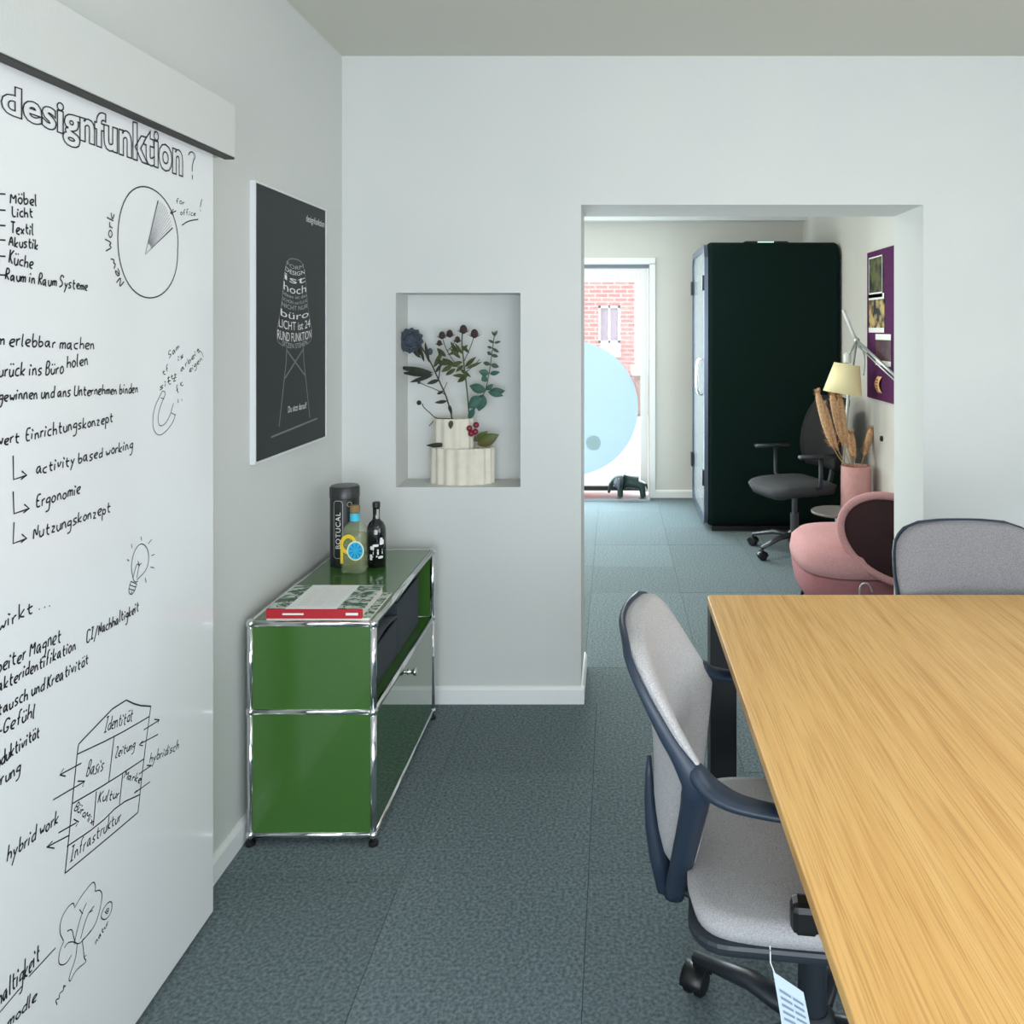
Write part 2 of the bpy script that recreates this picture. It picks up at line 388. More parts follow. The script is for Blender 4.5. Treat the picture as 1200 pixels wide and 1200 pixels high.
# ------------------------------------------------------------------ whiteboard and handwriting
BX = -1.004
wbm = thing('whiteboard', 'tall glossy white sliding board covered in black handwriting on the left wall', 'whiteboard', (BX, 1.2, 0))
OFF = Vector((-BX, -1.2, 0))
panel = obj('panel', B().box(-.022, 0, -1.9, F*-BX/(VX-250)-1.2, .012, 1.93), M_board, wbm, bevel=.0012)
GL = {
'a':'36 16 05 04 13 24 36 33 43','b':'09 03 23 34 35 26 05','c':'36 16 05 04 13 33','d':'36 16 05 04 13 34;39 33','e':'04 35 36 16 05 04 13 33',
'f':'39 29 18 13;06 26','g':'36 16 05 04 14 34;36 31 20 00','h':'09 03;05 26 35 33','i':'06 03;08 17','j':'16 11 00;18 19','k':'09 03;36 04 33',
'l':'09 03 13','m':'06 03;05 16 26 23;25 36 46 43','n':'06 03;05 16 26 33','o':'16 05 04 13 23 34 35 26 16','p':'06 00;06 26 35 34 23 04',
'q':'36 16 05 04 13 34;36 30','r':'06 03;05 16 26','s':'36 16 05 34 23 03','t':'18 14 23 33;06 36','u':'06 04 13 23 34;36 33','v':'06 13 36',
'w':'06 13 25 33 46','x':'06 33;36 03','y':'06 14 24;36 24 00','z':'06 36 03 33','ü':'06 04 13 23 34;36 33;08 18;28 38','ö':'16 05 04 13 23 34 35 26 16;08 18;28 38',
'ä':'36 16 05 04 13 34;36 33;08 18;28 38','M':'03 09 25 49 43','L':'09 03 33','T':'09 49;29 23','A':'03 29 43;15 35','K':'09 03;39 06 33','R':'03 09 29 38 37 26 06 33',
'B':'03 09 29 38 26 06;26 35 34 23 03','U':'09 04 13 33 44 49','E':'39 09 03 33;06 26','N':'03 09 33 39','W':'09 13 26 33 49','C':'48 39 19 08 04 13 33 44','I':'09 39;29 13;03 33',
'G':'48 39 19 07 04 13 33 45 25','S':'48 39 19 07 26 35 34 13 03','Z':'09 39 03 33','P':'03 09 29 38 37 26 06','?':'08 19 39 48 37 25 24;23 22','!':'19 05;04 03','/':'01 49','-':'05 25','.':'03 04','+':'05 45;27 23',
}
def ribbons(polys, w, M_, out, jit=0):
    # polys in plane coordinates (y,z) -> flat strips just off the board
    for p in polys:
        p = [(a,b) for i,(a,b) in enumerate(p) if i == 0 or (a,b) != p[i-1]]
        if len(p) < 2: continue
        L_, R_ = [], []
        for i in range(len(p)):
            a = p[max(i-1,0)]; c = p[min(i+1,len(p)-1)]
            dx, dy = c[0]-a[0], c[1]-a[1]; l = sqrt(dx*dx+dy*dy) or 1
            nx, ny = -dy/l*w/2, dx/l*w/2
            L_.append(M_(p[i][0]+nx, p[i][1]+ny)); R_.append(M_(p[i][0]-nx, p[i][1]-ny))
        n = len(p); out.add(L_+R_, [(i, i+1, n+i+1, n+i) for i in range(n-1)])
def brd(u, v): return (.0007, u-1.2, v)
def pb(px, py):
    q = at_x(px, py, BX); return (q.y, q.z)
def write(s, p0, p1, h, w=.0030, name='handwriting', slant=.1, ink=None):
    # baseline start and end as photo pixels, h = ascender height in metres
    a, b_ = pb(*p0), pb(*p1); dx, dy = b_[0]-a[0], b_[1]-a[1]; Ln = sqrt(dx*dx+dy*dy); ex = (dx/Ln, dy/Ln); ey = (-ex[1], ex[0])
    wid = []
    for ch in s:
        g = GL.get(ch); wid.append(2.4 if g is None else max(int(q[0]) for st in g.split(';') for q in st.split())+1.5)
    tot = sum(wid)-1.2; k = Ln/tot; kz = h/6; x = 0; polys = []
    for ch, ww in zip(s, wid):
        g = GL.get(ch)
        if g:
            jx, jy, js = random.uniform(-.2,.2), random.uniform(-.35,.35), random.uniform(.9,1.1)
            for st in g.split(';'):
                pts = []
                for q in st.split():
                    u = (x+jx+int(q[0])+random.uniform(-.15,.15))*k; v = ((int(q[1])-3)*js+jy+random.uniform(-.15,.15))*kz; u += v*slant
                    pts.append((a[0]+ex[0]*u+ey[0]*v, a[1]+ex[1]*u+ey[1]*v))
                polys.append(chaikin(pts, 2))
        x += ww
    o = B(); ribbons(polys, w, brd, o); return obj(name, o, ink or M_ink, wbm)
def draw(name, polys, w=.0028, sm=2, ink=None, sc=1, o0=(0,0)):
    P = [chaikin([pb(o0[0]+x/sc, o0[1]+y/sc) for x, y in p], sm) for p in polys]
    o = B(); ribbons(P, w, brd, o); return obj(name, o, ink or M_ink, wbm)
# outlined heading
a0, a1 = pb(0,129), pb(214,205)
b = font_mesh('designfunktion', .064, Matrix.Identity(4), fill=False, bevel=.0010, offset=.0022)
xs_ = [p[0] for p in b.v]; x0, x1 = min(xs_), max(xs_); sx = (a1[0]-a0[0])/(x1-x0)
hs = lambda t: 1+.72*min(1, t/.75)**1.2     # the drawn letters grow taller to the right
b.v = [(.0012+p[2]*.3, a0[0]-1.2+(p[0]-x0)*sx, a0[1]+p[1]*hs((p[0]-x0)/(x1-x0))) for p in b.v]
obj('outlined_heading', b, M_ink, wbm)
write('?', (221,206), (230,207), .050, .0030)
for px, y0 in ((0,227),(0,246),(0,264),(0,281),(0,300),(0,322)): draw('dash_mark', [[(px-3,y0),(px+6,y0+.5)]])
LINES = [('Möbel',(12,238),(43,241),.019),('Licht',(14,254),(38,255),.017),('Textil',(12,273),(39,275),.020),('Akustik',(10,288),(44,292),.019),
('Küche',(10,309),(38,315),.021),('Raum in Raum Systeme',(6,328),(102,340),.019),('m erlebbar machen',(-4,404),(110,410),.021),
('urück ins Büro',(-2,441),(74,438),.023),('holen',(78,431),(103,428),.022),('gewinnen und ans Unternehmen binden',(-2,470),(161,460),.020),
('wert',(-4,523),(22,518),.020),('Einrichtungskonzept',(30,517),(132,494),.022),('activity based working',(42,556),(155,526),.021),('Ergonomie',(42,595),(94,578),.022),
('Nutzungskonzept',(39,632),(129,600),.022),('wirkt',(-3,741),(38,717),.024),('...',(46,714),(58,711),.012),('beiter Magnet',(-4,790),(71,751),.026),
('akteridentifikation',(-3,811),(88,761),.022),('CI/Nachhaltigkeit',(101,753),(162,716),.022),('tausch und Kreativität',(-3,840),(103,778),.022),
('-Gefühl',(-2,863),(40,840),.023),('oduktivität',(-4,900),(46,863),.023),('erung',(-6,925),(23,905),.023),('hybrid work',(8,1010),(68,963),.024),
('haltigkeit',(-3,1182),(46,1126),.031),('modle',(8,1206),(42,1172),.020)]
for s, p0, p1, h in LINES: write(s, p0, p1, h)
for (a, b_, c, d) in (((15,534),(15.5,562),(31,557),5),((15,576),(16,602),(34,596),5),((16,612),(15,637),(31,631),5)):
    draw('arrow_mark', [[a,b_,c],[(c[0]-6,c[1]-d),c,(c[0]-7,c[1]+d)]], sm=0)
# pie chart
cy, cz, R = 1.758, 1.655, .119
circ = [(cy+R*.97*cos(t*pi/24)+.004*sin(t/3), cz+R*sin(t*pi/24)) for t in range(49)]
o = B(); ribbons([circ], .0030, brd, o); obj('pie_chart', o, M_ink, wbm)
pc, p1_, p2_ = pb(170,298), pb(185,235), pb(202,267)
o = B(); ribbons([[p1_, pc, p2_]], .0034, brd, o); obj('pie_wedge', o, M_ink, wbm)
o = B()
for i in range(1, 12):
    t = i/12; e = (p1_[0]+(p2_[0]-p1_[0])*t+.006*sin(pi*t), p1_[1]+(p2_[1]-p1_[1])*t+.012*sin(pi*t)); s0 = .25+.55*abs(t-.5)*0
    q0 = (pc[0]+(e[0]-pc[0])*.2, pc[1]+(e[1]-pc[1])*.2); ribbons([[q0, e]], .0009, brd, o)
obj('wedge_hatching', o, M_pencil, wbm)
# curved vertical words beside the pie
def write_arc(s, pts, h):
    P = chaikin(pts, 2); Ls = [0]
    for a, b_ in zip(P, P[1:]): Ls.append(Ls[-1]+sqrt((a[0]-b_[0])**2+(a[1]-b_[1])**2))
    wid = [2.2 if GL.get(ch) is None else max(int(q[0]) for st in GL[ch].split(';') for q in st.split())+1.3 for ch in s]
    k = Ls[-1]/sum(wid); x = 0; polys = []
    def on(l):
        for i in range(len(P)-1):
            if l <= Ls[i+1] or i == len(P)-2:
                t = (l-Ls[i])/(Ls[i+1]-Ls[i]); d = ((P[i+1][0]-P[i][0])/(Ls[i+1]-Ls[i]), (P[i+1][1]-P[i][1])/(Ls[i+1]-Ls[i]))
                return (P[i][0]+(P[i+1][0]-P[i][0])*t, P[i][1]+(P[i+1][1]-P[i][1])*t), d
    for ch, ww in zip(s, wid):
        for st in (GL.get(ch) or '').split(';'):
            pp = []
            for q in st.split():
                p, d = on((x+int(q[0]))*k); v = (int(q[1])-3)*h/6; pp.append((p[0]-d[1]*v, p[1]+d[0]*v))
            if pp: polys.append(chaikin(pp, 2))
        x += ww
    o = B(); ribbons(polys, .0028, brd, o); obj('handwriting', o, M_ink, wbm)
write_arc('New Work', [pb(145,330), pb(133,305), pb(130,280), pb(134,248)], .022)
write('for', (206,238), (216,240), .013, .0019); write('office', (211,252), (229,253), .013, .0019); write('!', (235,247), (238,247), .03, .0019)
draw('underline', [[(213,264),(220,259),(232,257)]]); draw('arrow_mark', [[(206,247),(200,250)],[(203,245),(199,250),(203,252)]], sm=0)
# magnet with scattered words
Z2 = dict(sc=4, o0=(0,350))
draw('magnet_sketch', [[(752,448),(722,510),(713,580),(722,625),(748,645),(785,615),(812,575),(822,540)],[(772,452),(748,510),(738,560),(745,600),(772,590),(795,550),(808,505)],
 [(752,465),(768,470)],[(800,535),(820,545)],[(752,448),(762,430),(774,440),(772,452)],[(808,505),(812,490)]], .0017, **Z2)
write('Sam', (198,420), (210,408), .015, .0019); write('is', (209,423), (215,418), .012, .0019); write('arbeit', (212,436), (234,412), .014, .0019); write('eigen', (222,437), (237,422), .014, .0019)
write('tf', (191,440), (198,434), .015, .0019); write('ttt', (196,447), (207,442), .014, .0019); write('sitz', (187,457), (206,446), .014, .0019); write('ft', (208,462), (215,450), .016, .0019)
for A_ in ([(832,470),(836,485)],[(850,470),(852,480)],[(835,480),(830,490)],[(925,240),(945,250),(952,275)]): draw('spark_mark', [A_], .0016, **Z2)
# light bulb
Z3 = dict(sc=4, o0=(0,640))
draw('bulb_sketch', [[(622,150),(612,95),(625,30),(650,-10),(675,-10),(694,20),(697,75),(680,120),(650,148),(640,160)],[(622,150),(630,170),(645,165)],
 [(622,150),(640,75),(655,100),(645,70)],[(640,150),(650,90),(662,80)],[(612,165),(640,178)],[(606,182),(636,192)],[(602,200),(630,208)],[(612,165),(600,212),(612,230),(628,215),(640,178)],[(612,225),(618,212)],
 [(618,10),(614,-10)],[(662,-25),(660,-45)],[(693,-10),(710,-32)],[(708,45),(724,38)],[(704,98),(722,102)],[(680,148),(684,172)],[(594,62),(604,70)]], .0019, **Z3)
# house diagram
Z4 = dict(sc=4.445, o0=(50,780))
draw('house_sketch', [[(185,410),(415,170),(490,207),(562,212)],], .003, sm=1, **Z4)
draw('house_sketch', [[(562,210),(525,487),(495,765)],[(495,765),(300,930),(115,1082)],[(115,1082),(130,940),(152,718),(178,462),(185,410)],[(178,462),(370,372),(555,265)],[(155,718),(340,610),(525,487)],
 [(125,942),(290,830),(400,720),(505,672)],[(370,372),(342,610)],[(278,655),(262,835)],[(415,565),(398,722)]], .0026, sm=1, **Z4)
for A_ in ([[(200,508),(90,568)],[(108,535),(88,570),(118,576)]],[[(52,700),(215,605)],[(180,602),(218,602),(205,632)]],[[(80,872),(175,818)],[(160,800),(186,815),(170,838)]],[[(135,885),(20,945)],[(50,915),(18,945),(60,952)]],
 [[(525,335),(605,285)],[(580,280),(607,283),(598,300)]],[[(600,358),(505,408)],[(520,392),(500,412),(520,418)]],[[(500,565),(565,520)],[(540,520),(566,520)]],[[(558,605),(475,665)],[(490,650),(475,665)]]): draw('arrow_mark', A_, .0024, sm=0, **Z4)
def zw(s, a, b_, h, w=.0024): write(s, (50+a[0]/4.445, 780+a[1]/4.445), (50+b_[0]/4.445, 780+b_[1]/4.445), h, w)
zw('Identität', (318,350), (465,285), .026); zw('Basis', (225,580), (312,548), .028); zw('Zeitung', (375,480), (478,430), .020); zw('hybridisch', (555,510), (705,435), .020)
zw('Büro', (162,752), (215,790), .015, .0022); zw('Mix', (215,800), (256,832), .015, .0022); zw('Kultur', (285,715), (393,690), .018); zw('Marke', (420,585), (505,612), .015); zw('Infrastruktur', (142,1020), (405,805), .024)
# tree sketch
Z5 = dict(sc=6, o0=(0,1000))
draw('tree_sketch', [[(445,615),(415,560),(425,460),(480,370),(515,345),(520,375)],[(520,385),(570,300),(640,210),(660,200),(670,230),(668,268)],[(668,268),(700,255),(720,290),(700,400),(670,500),(620,570),(575,612)],
 [(445,620),(415,690),(408,770),(430,790),(470,770),(500,715)],[(450,665),(475,625),(520,622),(545,640),(575,620),(640,540)],[(520,640),(535,560),(570,430),(605,350)],[(555,395),(580,425)],[(565,600),(590,500),(620,420),(660,370)],[(620,420),(650,400)],
 [(470,548),(505,530),(515,590),(530,635)],[(540,640),(530,740),(490,850),(480,895),(495,898)],[(575,612),(585,680),(590,740)],[(495,895),(530,820),(612,760),(585,735),(605,715)]], .0018, **Z5)
draw('face_sketch', [[(715,460),(705,440),(740,360),(785,330),(785,400),(760,450),(730,470),(710,455)],[(735,410),(755,430),(765,380),(740,400),(760,410)]], .0019, **Z5)
write('natur', (112,1106), (127,1082), .013, .0016)
draw('squiggle', [[(400,1065),(385,1030),(420,1020),(410,990),(450,960),(440,930),(460,935)]], .002, **Z5); draw('underline', [[(-10,1125),(150,935)],[(200,868),(388,665)]], .0024, sm=0, **Z5)

# ------------------------------------------------------------------ poster
PX = -1.058
po = thing('poster', 'tall black framed poster of a chair drawn from white words, on the left wall', 'poster', (PX, 2.70, 1.07))
y0, y1 = 2.392-2.70, 2.988-2.70; z1 = .836
b = B(); t = .006
b.box(-.012,.004,y0,y1,0,t).box(-.012,.004,y0,y1,z1-t,z1).box(-.012,.004,y0,y0+t,t,z1-t).box(-.012,.004,y1-t,y1,t,z1-t)
obj('frame', b, mat('silver_frame',(222,224,226),.35), po)
obj('print', B().box(-.010,0,y0+t,y1-t,t,z1-t), mat('poster_black',(36,41,43),.6), po)
M_white = mat('print_white',(236,236,234),.7); M_greyp = mat('print_grey',(120,122,124),.7)
def pz(z): return z-1.07
b = font_mesh('designfunktion', .034, plane_x(.0006, .095, pz(1.838)), sx=.9); obj('lettering', b, M_white, po)
b = font_mesh('Du sitzt darauf!', .030, plane_x(.0006, -.06, pz(1.197)), sx=.85); obj('lettering', b, M_white, po)
shell = [(1.70,.03),(1.69,.065),(1.66,.085),(1.60,.10),(1.55,.11),(1.50,.13),(1.46,.15),(1.43,.145),(1.415,.10)]
rows = [('FORM',.016,0),('DESIGN',.017,1),('ist',.026,1),('hoch',.032,1),('Ideen ist das',.014,0),('SCHÖN und KLUG',.016,0),('NICHT NUR',.018,0),('büro',.028,1),('LICHT ist 24',.034,1),('RUND FUNKTION',.036,1),('SITZEN STEHEN',.02,0)]
zc = 1.685; wtab = sorted((-z_, w_) for z_, w_ in shell); lt = B(); lg = B()
for s, h, br in rows:
    bb = font_mesh(s, 1, Matrix.Identity(4)); xa = min(p[0] for p in bb.v); xb = max(p[0] for p in bb.v); zt = max(p[1] for p in bb.v); zb = min(p[1] for p in bb.v)
    w_ = interp(wtab, -(zc-h/2))*.96; zc -= h
    arr = []
    for p in bb.v:
        u = (p[0]-xa)/(xb-xa)*2-1; v = (p[1]-zb)/(zt-zb); arr.append((.0006, u*w_, pz(zc+v*h*.82-.012*(1-u*u)+.008)))
    obj('word_print', B().add(arr, bb.f), M_white if br else mat('print_light',(176,178,178),.7), po)
    zc -= .002
b = B()
ol = [(w_, z_) for z_, w_ in shell]; pts = [(-w_, z_) for w_, z_ in reversed(ol)]+[(w_, z_) for w_, z_ in ol]
ribbons([chaikin(pts,1)], .004, lambda u, v: (.0006, u, pz(v)), b)
ribbons([[(-.07,1.41),(-.075,1.36),(-.13,1.16)],[(.07,1.41),(.075,1.36),(.13,1.16)],[(-.07,1.40),(.085,1.31)],[(.07,1.40),(-.085,1.31)],[(-.19,1.135),(.2,1.15)]], .006, lambda u, v: (.0005, u, pz(v)), b)
obj('line_print', b, M_greyp, po)

# ------------------------------------------------------------------ sideboard
sx0, sx1, sy0, sy1 = -1.036, -.686, 2.32, 3.07; zs = (.03, .38, .63)
cb = thing('sideboard', 'low green metal sideboard with chrome tube frame against the left wall', 'sideboard', ((sx0+sx1)/2, (sy0+sy1)/2, 0))
cx, cyy = (sx0+sx1)/2, (sy0+sy1)/2; hx, hy = .175, .375; r = .0095
def tb_(a, b_): obj('frame_tube', B().tube([a, b_], r, 10), M_chrome, cb, smooth=True)
for z in zs:
    for y in (-hy, hy): tb_((-hx+.012,y,z),(hx-.012,y,z))
    for x in (-hx, hx): tb_((x,-hy+.012,z),(x,hy-.012,z))
for x in (-hx, hx):
    for y in (-hy, hy):
        for za, zb in zip(zs, zs[1:]): tb_((x,y,za+.012),(x,y,zb-.012))
        for z in zs: obj('ball_connector', B().ball((x,y,z), .0135, 12, 8), M_chrome, cb, smooth=True)
        ft = obj('foot', B().lathe([(.006,.0),(.014,.001),(.014,.009),(.006,.012),(.006,.02)], (x,y,0), 14), M_rubber, cb)
p = .006
for z0, z1_ in zip(zs, zs[1:]):
    for y in (-hy, hy): obj('end_panel', B().box(-hx+p,hx-p,y-.004,y+.004,z0+p,z1_-p), M_green, cb, bevel=.0015)
    obj('back_panel', B().box(-hx-.004,-hx+.004,-hy+p,hy-p,z0+p,z1_-p), M_green, cb)
obj('top_panel', B().box(-hx+p,hx-p,-hy+p,hy-p,zs[2]-.002,zs[2]+.008), M_green, cb, bevel=.001)
obj('shelf_panel', B().box(-hx+p,hx-p,-hy+p,hy-p,zs[1]-.002,zs[1]+.006), M_green, cb)
obj('bottom_panel', B().box(-hx+p,hx-p,-hy+p,hy-p,zs[0]-.004,zs[0]+.004), M_green, cb)
dr = obj('door', B().box(hx-.004,hx+.004,-hy+.011,hy-.011,zs[0]+.011,zs[1]-.011), mat('green_gloss', (50,88,34), .05, coat=.7), cb, bevel=.001)
kb = B().lathe([(.011,0),(.007,.004),(.006,.014),(.012,.02),(.013,.026),(.004,.028)], (0,0,0), 14); kb.xf(Matrix.Translation((hx+.004,0,zs[1]-.045)) @ Matrix.Rotation(pi/2,4,'Y'))
obj('knob', kb, M_chrome, dr, smooth=True)

# dark felt boxes inside the upper compartment
M_felt = mat('dark_felt', (50,56,62), .95, rgb2=(70,76,82), nscale=200, bump=.4)
zsh = zs[1]+.006
for i, (ya, yb, hh, lab) in enumerate(((2.45,2.70,.12,'nearer of two dark grey felt boxes in the open green compartment'),(2.71,3.0,.17,'farther, taller dark grey felt box in the open green compartment'))):
    t = thing('felt_box', lab, 'storage box', ((sx0+sx1)/2+.016, (ya+yb)/2, zsh), 0, 'felt boxes in the sideboard')
    w, d = .125, (yb-ya)/2
    b = B(); th = .008
    b.box(-w,w,-d,d,0,th).box(-w,-w+th,-d,d,th,hh).box(w-th,w,-d,d,th,hh).box(-w+th,w-th,-d,-d+th,th,hh).box(-w+th,w-th,d-th,d,th,hh)
    obj('box_body', b, M_felt, t, bevel=.003)
    obj('lid_flap', B().grid(lambda u, v: (-w+2*w*u, -d+2*d*v, hh+.012*sin(pi*v)+.01*u), 6, 8), mat('felt_light', (76,82,88), .95, bump=.4, bscale=200), t, solid=.006, smooth=True)

# objects on the sideboard
ZT = zs[2]+.0085
def on_top(px, y): return ((px-VX)*y/F, y, ZT)
# tall black tube box
loc = on_top(404, 2.89); t = thing('bottle_tube', 'tall black cylindrical bottle tube with white vertical lettering, on the sideboard', 'bottle tube', loc)
obj('tube_body', B().lathe([(.048,0),(.05,.002),(.05,.235)], seg=32), mat('tube_black',(30,34,34),.4), t, auto=40)
obj('lid', B().lathe([(.0515,.236),(.0515,.27),(.047,.276),(.02,.277)], seg=32), mat('tube_lid',(44,46,48),.35), t, auto=40)
def on_cyl(bb, r, ang0):              # wrap flat (x,y) art round a standing cylinder
    bb.v = [((r)*sin(p[0]/r+ang0), -(r)*cos(p[0]/r+ang0), p[1]) for p in bb.v]; return bb
b = font_mesh('BOTUCAL', .026, Matrix.Rotation(pi/2,4,'Z'), spacing=1.12); b.v = [(p[0]+.009, p[1]+.062, 0) for p in b.v]
obj('lettering', on_cyl(b, .0508, radians(-8)), M_white, t)
b = B(); pl = [(x_, y_+.13) for x_, y_ in rrect(.033, .2, .010, 3)]; pl.append(pl[0]); ribbons([pl], .0022, lambda u, v: (u, v, 0), b); obj('label_border', on_cyl(b, .0507, radians(-8)), mat('label_line',(170,172,160),.6), t)
b = B(); ribbons([[(.028+.008*cos(k*pi/8), .235-.018+.008*sin(k*pi/8)) for k in range(17)]], .002, lambda u, v: (u, v, 0), b); obj('emblem', on_cyl(b, .0507, radians(5)), mat('label_line',(170,172,160),.6), t)
# square glass bottle with labels
loc = on_top(416, 2.80); t = thing('gin_bottle', 'clear glass bottle with cork, yellow ring label and round blue label', 'bottle', loc)
def sq(w, z, rr): return [(x_, y_, z) for x_, y_ in rrect(w, w, rr, 3)]
b = B(); secs = [(.070,0,.012),(.076,.004,.014),(.076,.135,.014),(.070,.15,.02),(.05,.165,.024),(.03,.172,.0149),(.028,.20,.0139)]
vs = []; n = 16
for w, z, rr in secs: vs += sq(w, z, min(rr, w/2-.0002))
fs = [tuple(range(n))[::-1], tuple(range((len(secs)-1)*n, len(secs)*n))]+[(i*n+k, i*n+(k+1)%n, (i+1)*n+(k+1)%n, (i+1)*n+k) for i in range(len(secs)-1) for k in range(n)]
b.add(vs, fs); obj('glass', b, mat('gin_glass',(200,210,170),.05, alpha=.22, coat=.8), t, auto=35)
obj('liquid', B().box(-.033,.033,-.033,.033,.008,.128), mat('gin_liquid',(128,140,78),.1,alpha=.35), t, bevel=.008)
obj('cork', B().lathe([(.015,.2),(.017,.203),(.017,.222),(.015,.225)], seg=18), mat('cork',(158,132,90),.9,rgb2=(120,98,66),nscale=300), t, auto=40)
obj('neck_band', B().lathe([(.0165,.172),(.0165,.198)], seg=18), mat('band_blue',(74,190,222),.5), t, auto=40)
def disc(cx_, cz_, r0, r1, y, n=28, sz=1): 
    b = B(); vs = [(cx_+r1*cos(2*pi*k/n), y, cz_+r1*sz*sin(2*pi*k/n)) for k in range(n)]
    if r0: vs += [(cx_+r0*cos(2*pi*k/n), y, cz_+r0*sz*sin(2*pi*k/n)) for k in range(n)]; return b.add(vs, [(k,(k+1)%n,n+(k+1)%n,n+k) for k in range(n)])
    return b.add(vs, [tuple(range(n))])
obj('ring_label', disc(-.010,.100,.018,.029,-.0387,sz=1.15), mat('label_yellow',(232,196,40),.5), t)
obj('ring_label', B().box(-.037,-.028,-.039,-.0385,.035,.09), mat('label_yellow',(232,196,40),.5), t)
lb = obj('round_label', disc(.014,.078,0,.025,-.0396,sz=1.15), mat('label_cyan',(40,178,220),.5), t)
obj('label_rim', disc(.014,.078,.025,.029,-.0395,sz=1.15), mat('label_cream',(228,232,200),.5), t)
b = B()
for k in range(9):
    a = 2*pi*k/9; b.add([(.014+.006*cos(a), -.0402, .078+.006*sin(a)),(.014+.021*cos(a-.12), -.0402, .078+.021*sin(a-.12)*1.15),(.014+.021*cos(a+.12), -.0402, .078+.021*sin(a+.12)*1.15)], [(0,1,2)])
obj('star_print', b, mat('label_deep',(18,110,190),.5), lb)
# black bottle
loc = on_top(441, 2.86); t = thing('black_bottle', 'round-shouldered black glass bottle with white printed label near the wall', 'bottle', loc)
obj('glass', B().lathe([(.03,0),(.034,.003),(.034,.115),(.032,.135),(.024,.152),(.0135,.162),(.012,.172),(.012,.205)], seg=28), mat('black_glass',(14,16,20),.08, coat=.8), t, smooth=True)
obj('cap', B().lathe([(.0135,.205),(.0135,.222),(.011,.224)], seg=18), mat('cap_dark',(34,34,38),.4), t, auto=40)
b = B(); random.seed(3)
for (u, v, w, h) in ((.0,.078,.02,.007),(.022,.088,.016,.016),(-.012,.07,.014,.011),(.008,.062,.034,.0035),(.008,.052,.034,.010),(.004,.04,.03,.0035),(-.016,.038,.009,.018),(.018,.036,.018,.007),(.02,.1,.01,.006)):
    q = [(u-w/2,v-h/2,0),(u,v-h/2-.001,0),(u+w/2,v-h/2,0),(u+w/2,v+h/2,0),(u,v+h/2+.001,0),(u-w/2,v+h/2,0)]; b.add(q, [(0,1,4,5),(1,2,3,4)])
obj('printed_label', on_cyl(b, .0344, radians(12)), M_white, t)
b = B(); b.add([(-.0,.166,0),(.008,.166,0),(.008,.2,0),(0,.2,0)], [(0,1,2,3)]); obj('neck_print', on_cyl(b, .0139, radians(20)), mat('label_line',(170,172,160),.6), t)
# book
bx = thing('book', 'thick book with red spine and green plant cover lying on the sideboard', 'book', (-.853, 2.425, ZT))
L2, D2 = .137, .108; hz = .027
obj('page_block', B().box(-L2+.003,L2-.004,-D2+.005,D2-.004,.003,hz-.003), mat('pages',(236,234,226),.8,rgb2=(206,202,192),nscale=1,stretch=(1,1,900),mix=.3), bx)
obj('spine', B().box(-L2,L2,-D2-.003,-D2+.005,0,hz), mat('spine_red',(178,26,40),.5), bx, bevel=.002)
def covermat():
    m = mat('plant_cover', (60,92,62), .45, rgb2=(206,212,204), nscale=26, mix=.12, stretch=(1,2.4,1), detail=2); return m
co = obj('cover', B().box(-L2,L2,-D2,D2,hz-.003,hz), covermat(), bx); obj('cover', B().box(-L2,L2,-D2,D2,0,.003), covermat(), bx)
random.seed(12); lf = B()
for k in range(46):
    u = random.uniform(-L2+.015, L2-.015); v = random.uniform(-D2+.015, D2-.015)
    if -.083-.008 < u < .063: u = random.choice((-L2+.02+random.random()*.03, L2-.02-random.random()*.05))
    a = random.uniform(0, pi); l = random.uniform(.009,.014); w = .003
    dx, dy = cos(a), sin(a); lf.add([(u-dx*l,v-dy*l,hz+.0004),(u+dy*w,v-dx*w,hz+.0004),(u+dx*l,v+dy*l,hz+.0004),(u-dy*w,v+dx*w,hz+.0004)], [(0,1,2,3)])
obj('leaf_print', lf, mat('leaf_print',(24,84,48),.5), co)
ti = obj('title_panel', B().box(-.083,.063,-D2+.001,D2-.001,hz,hz+.0006), mat('panel_white',(240,240,238),.7), bx)
b = B()
for k in range(9):
    for q in range(3): b.box(-.068+q*.042+random.random()*.006, -.035+q*.042, -.075+k*.016, -.0735+k*.016, hz+.0006, hz+.0008)
obj('title_print', b, mat('print_faint',(176,176,176),.8), ti)
b = B(); b.box(-.09,-.03,-D2-.0034,-D2-.003,.011,.016); b.box(.09,.125,-D2-.0034,-D2-.003,.010,.017); obj('spine_print', b, M_white, bx)
mg = thing('magazine', 'thin magazine with leafy cover lying under the red-spined book', 'magazine', (-.842, 2.44, ZT))
bx.location.z += .007
obj('pages', B().box(-.150,.145,-.117,.11,0,.006), mat('pages2',(226,222,210),.7), mg, bevel=.001)
obj('leafy_cover', B().box(-.150,.145,-.117,.11,.006,.0068), covermat(), mg)

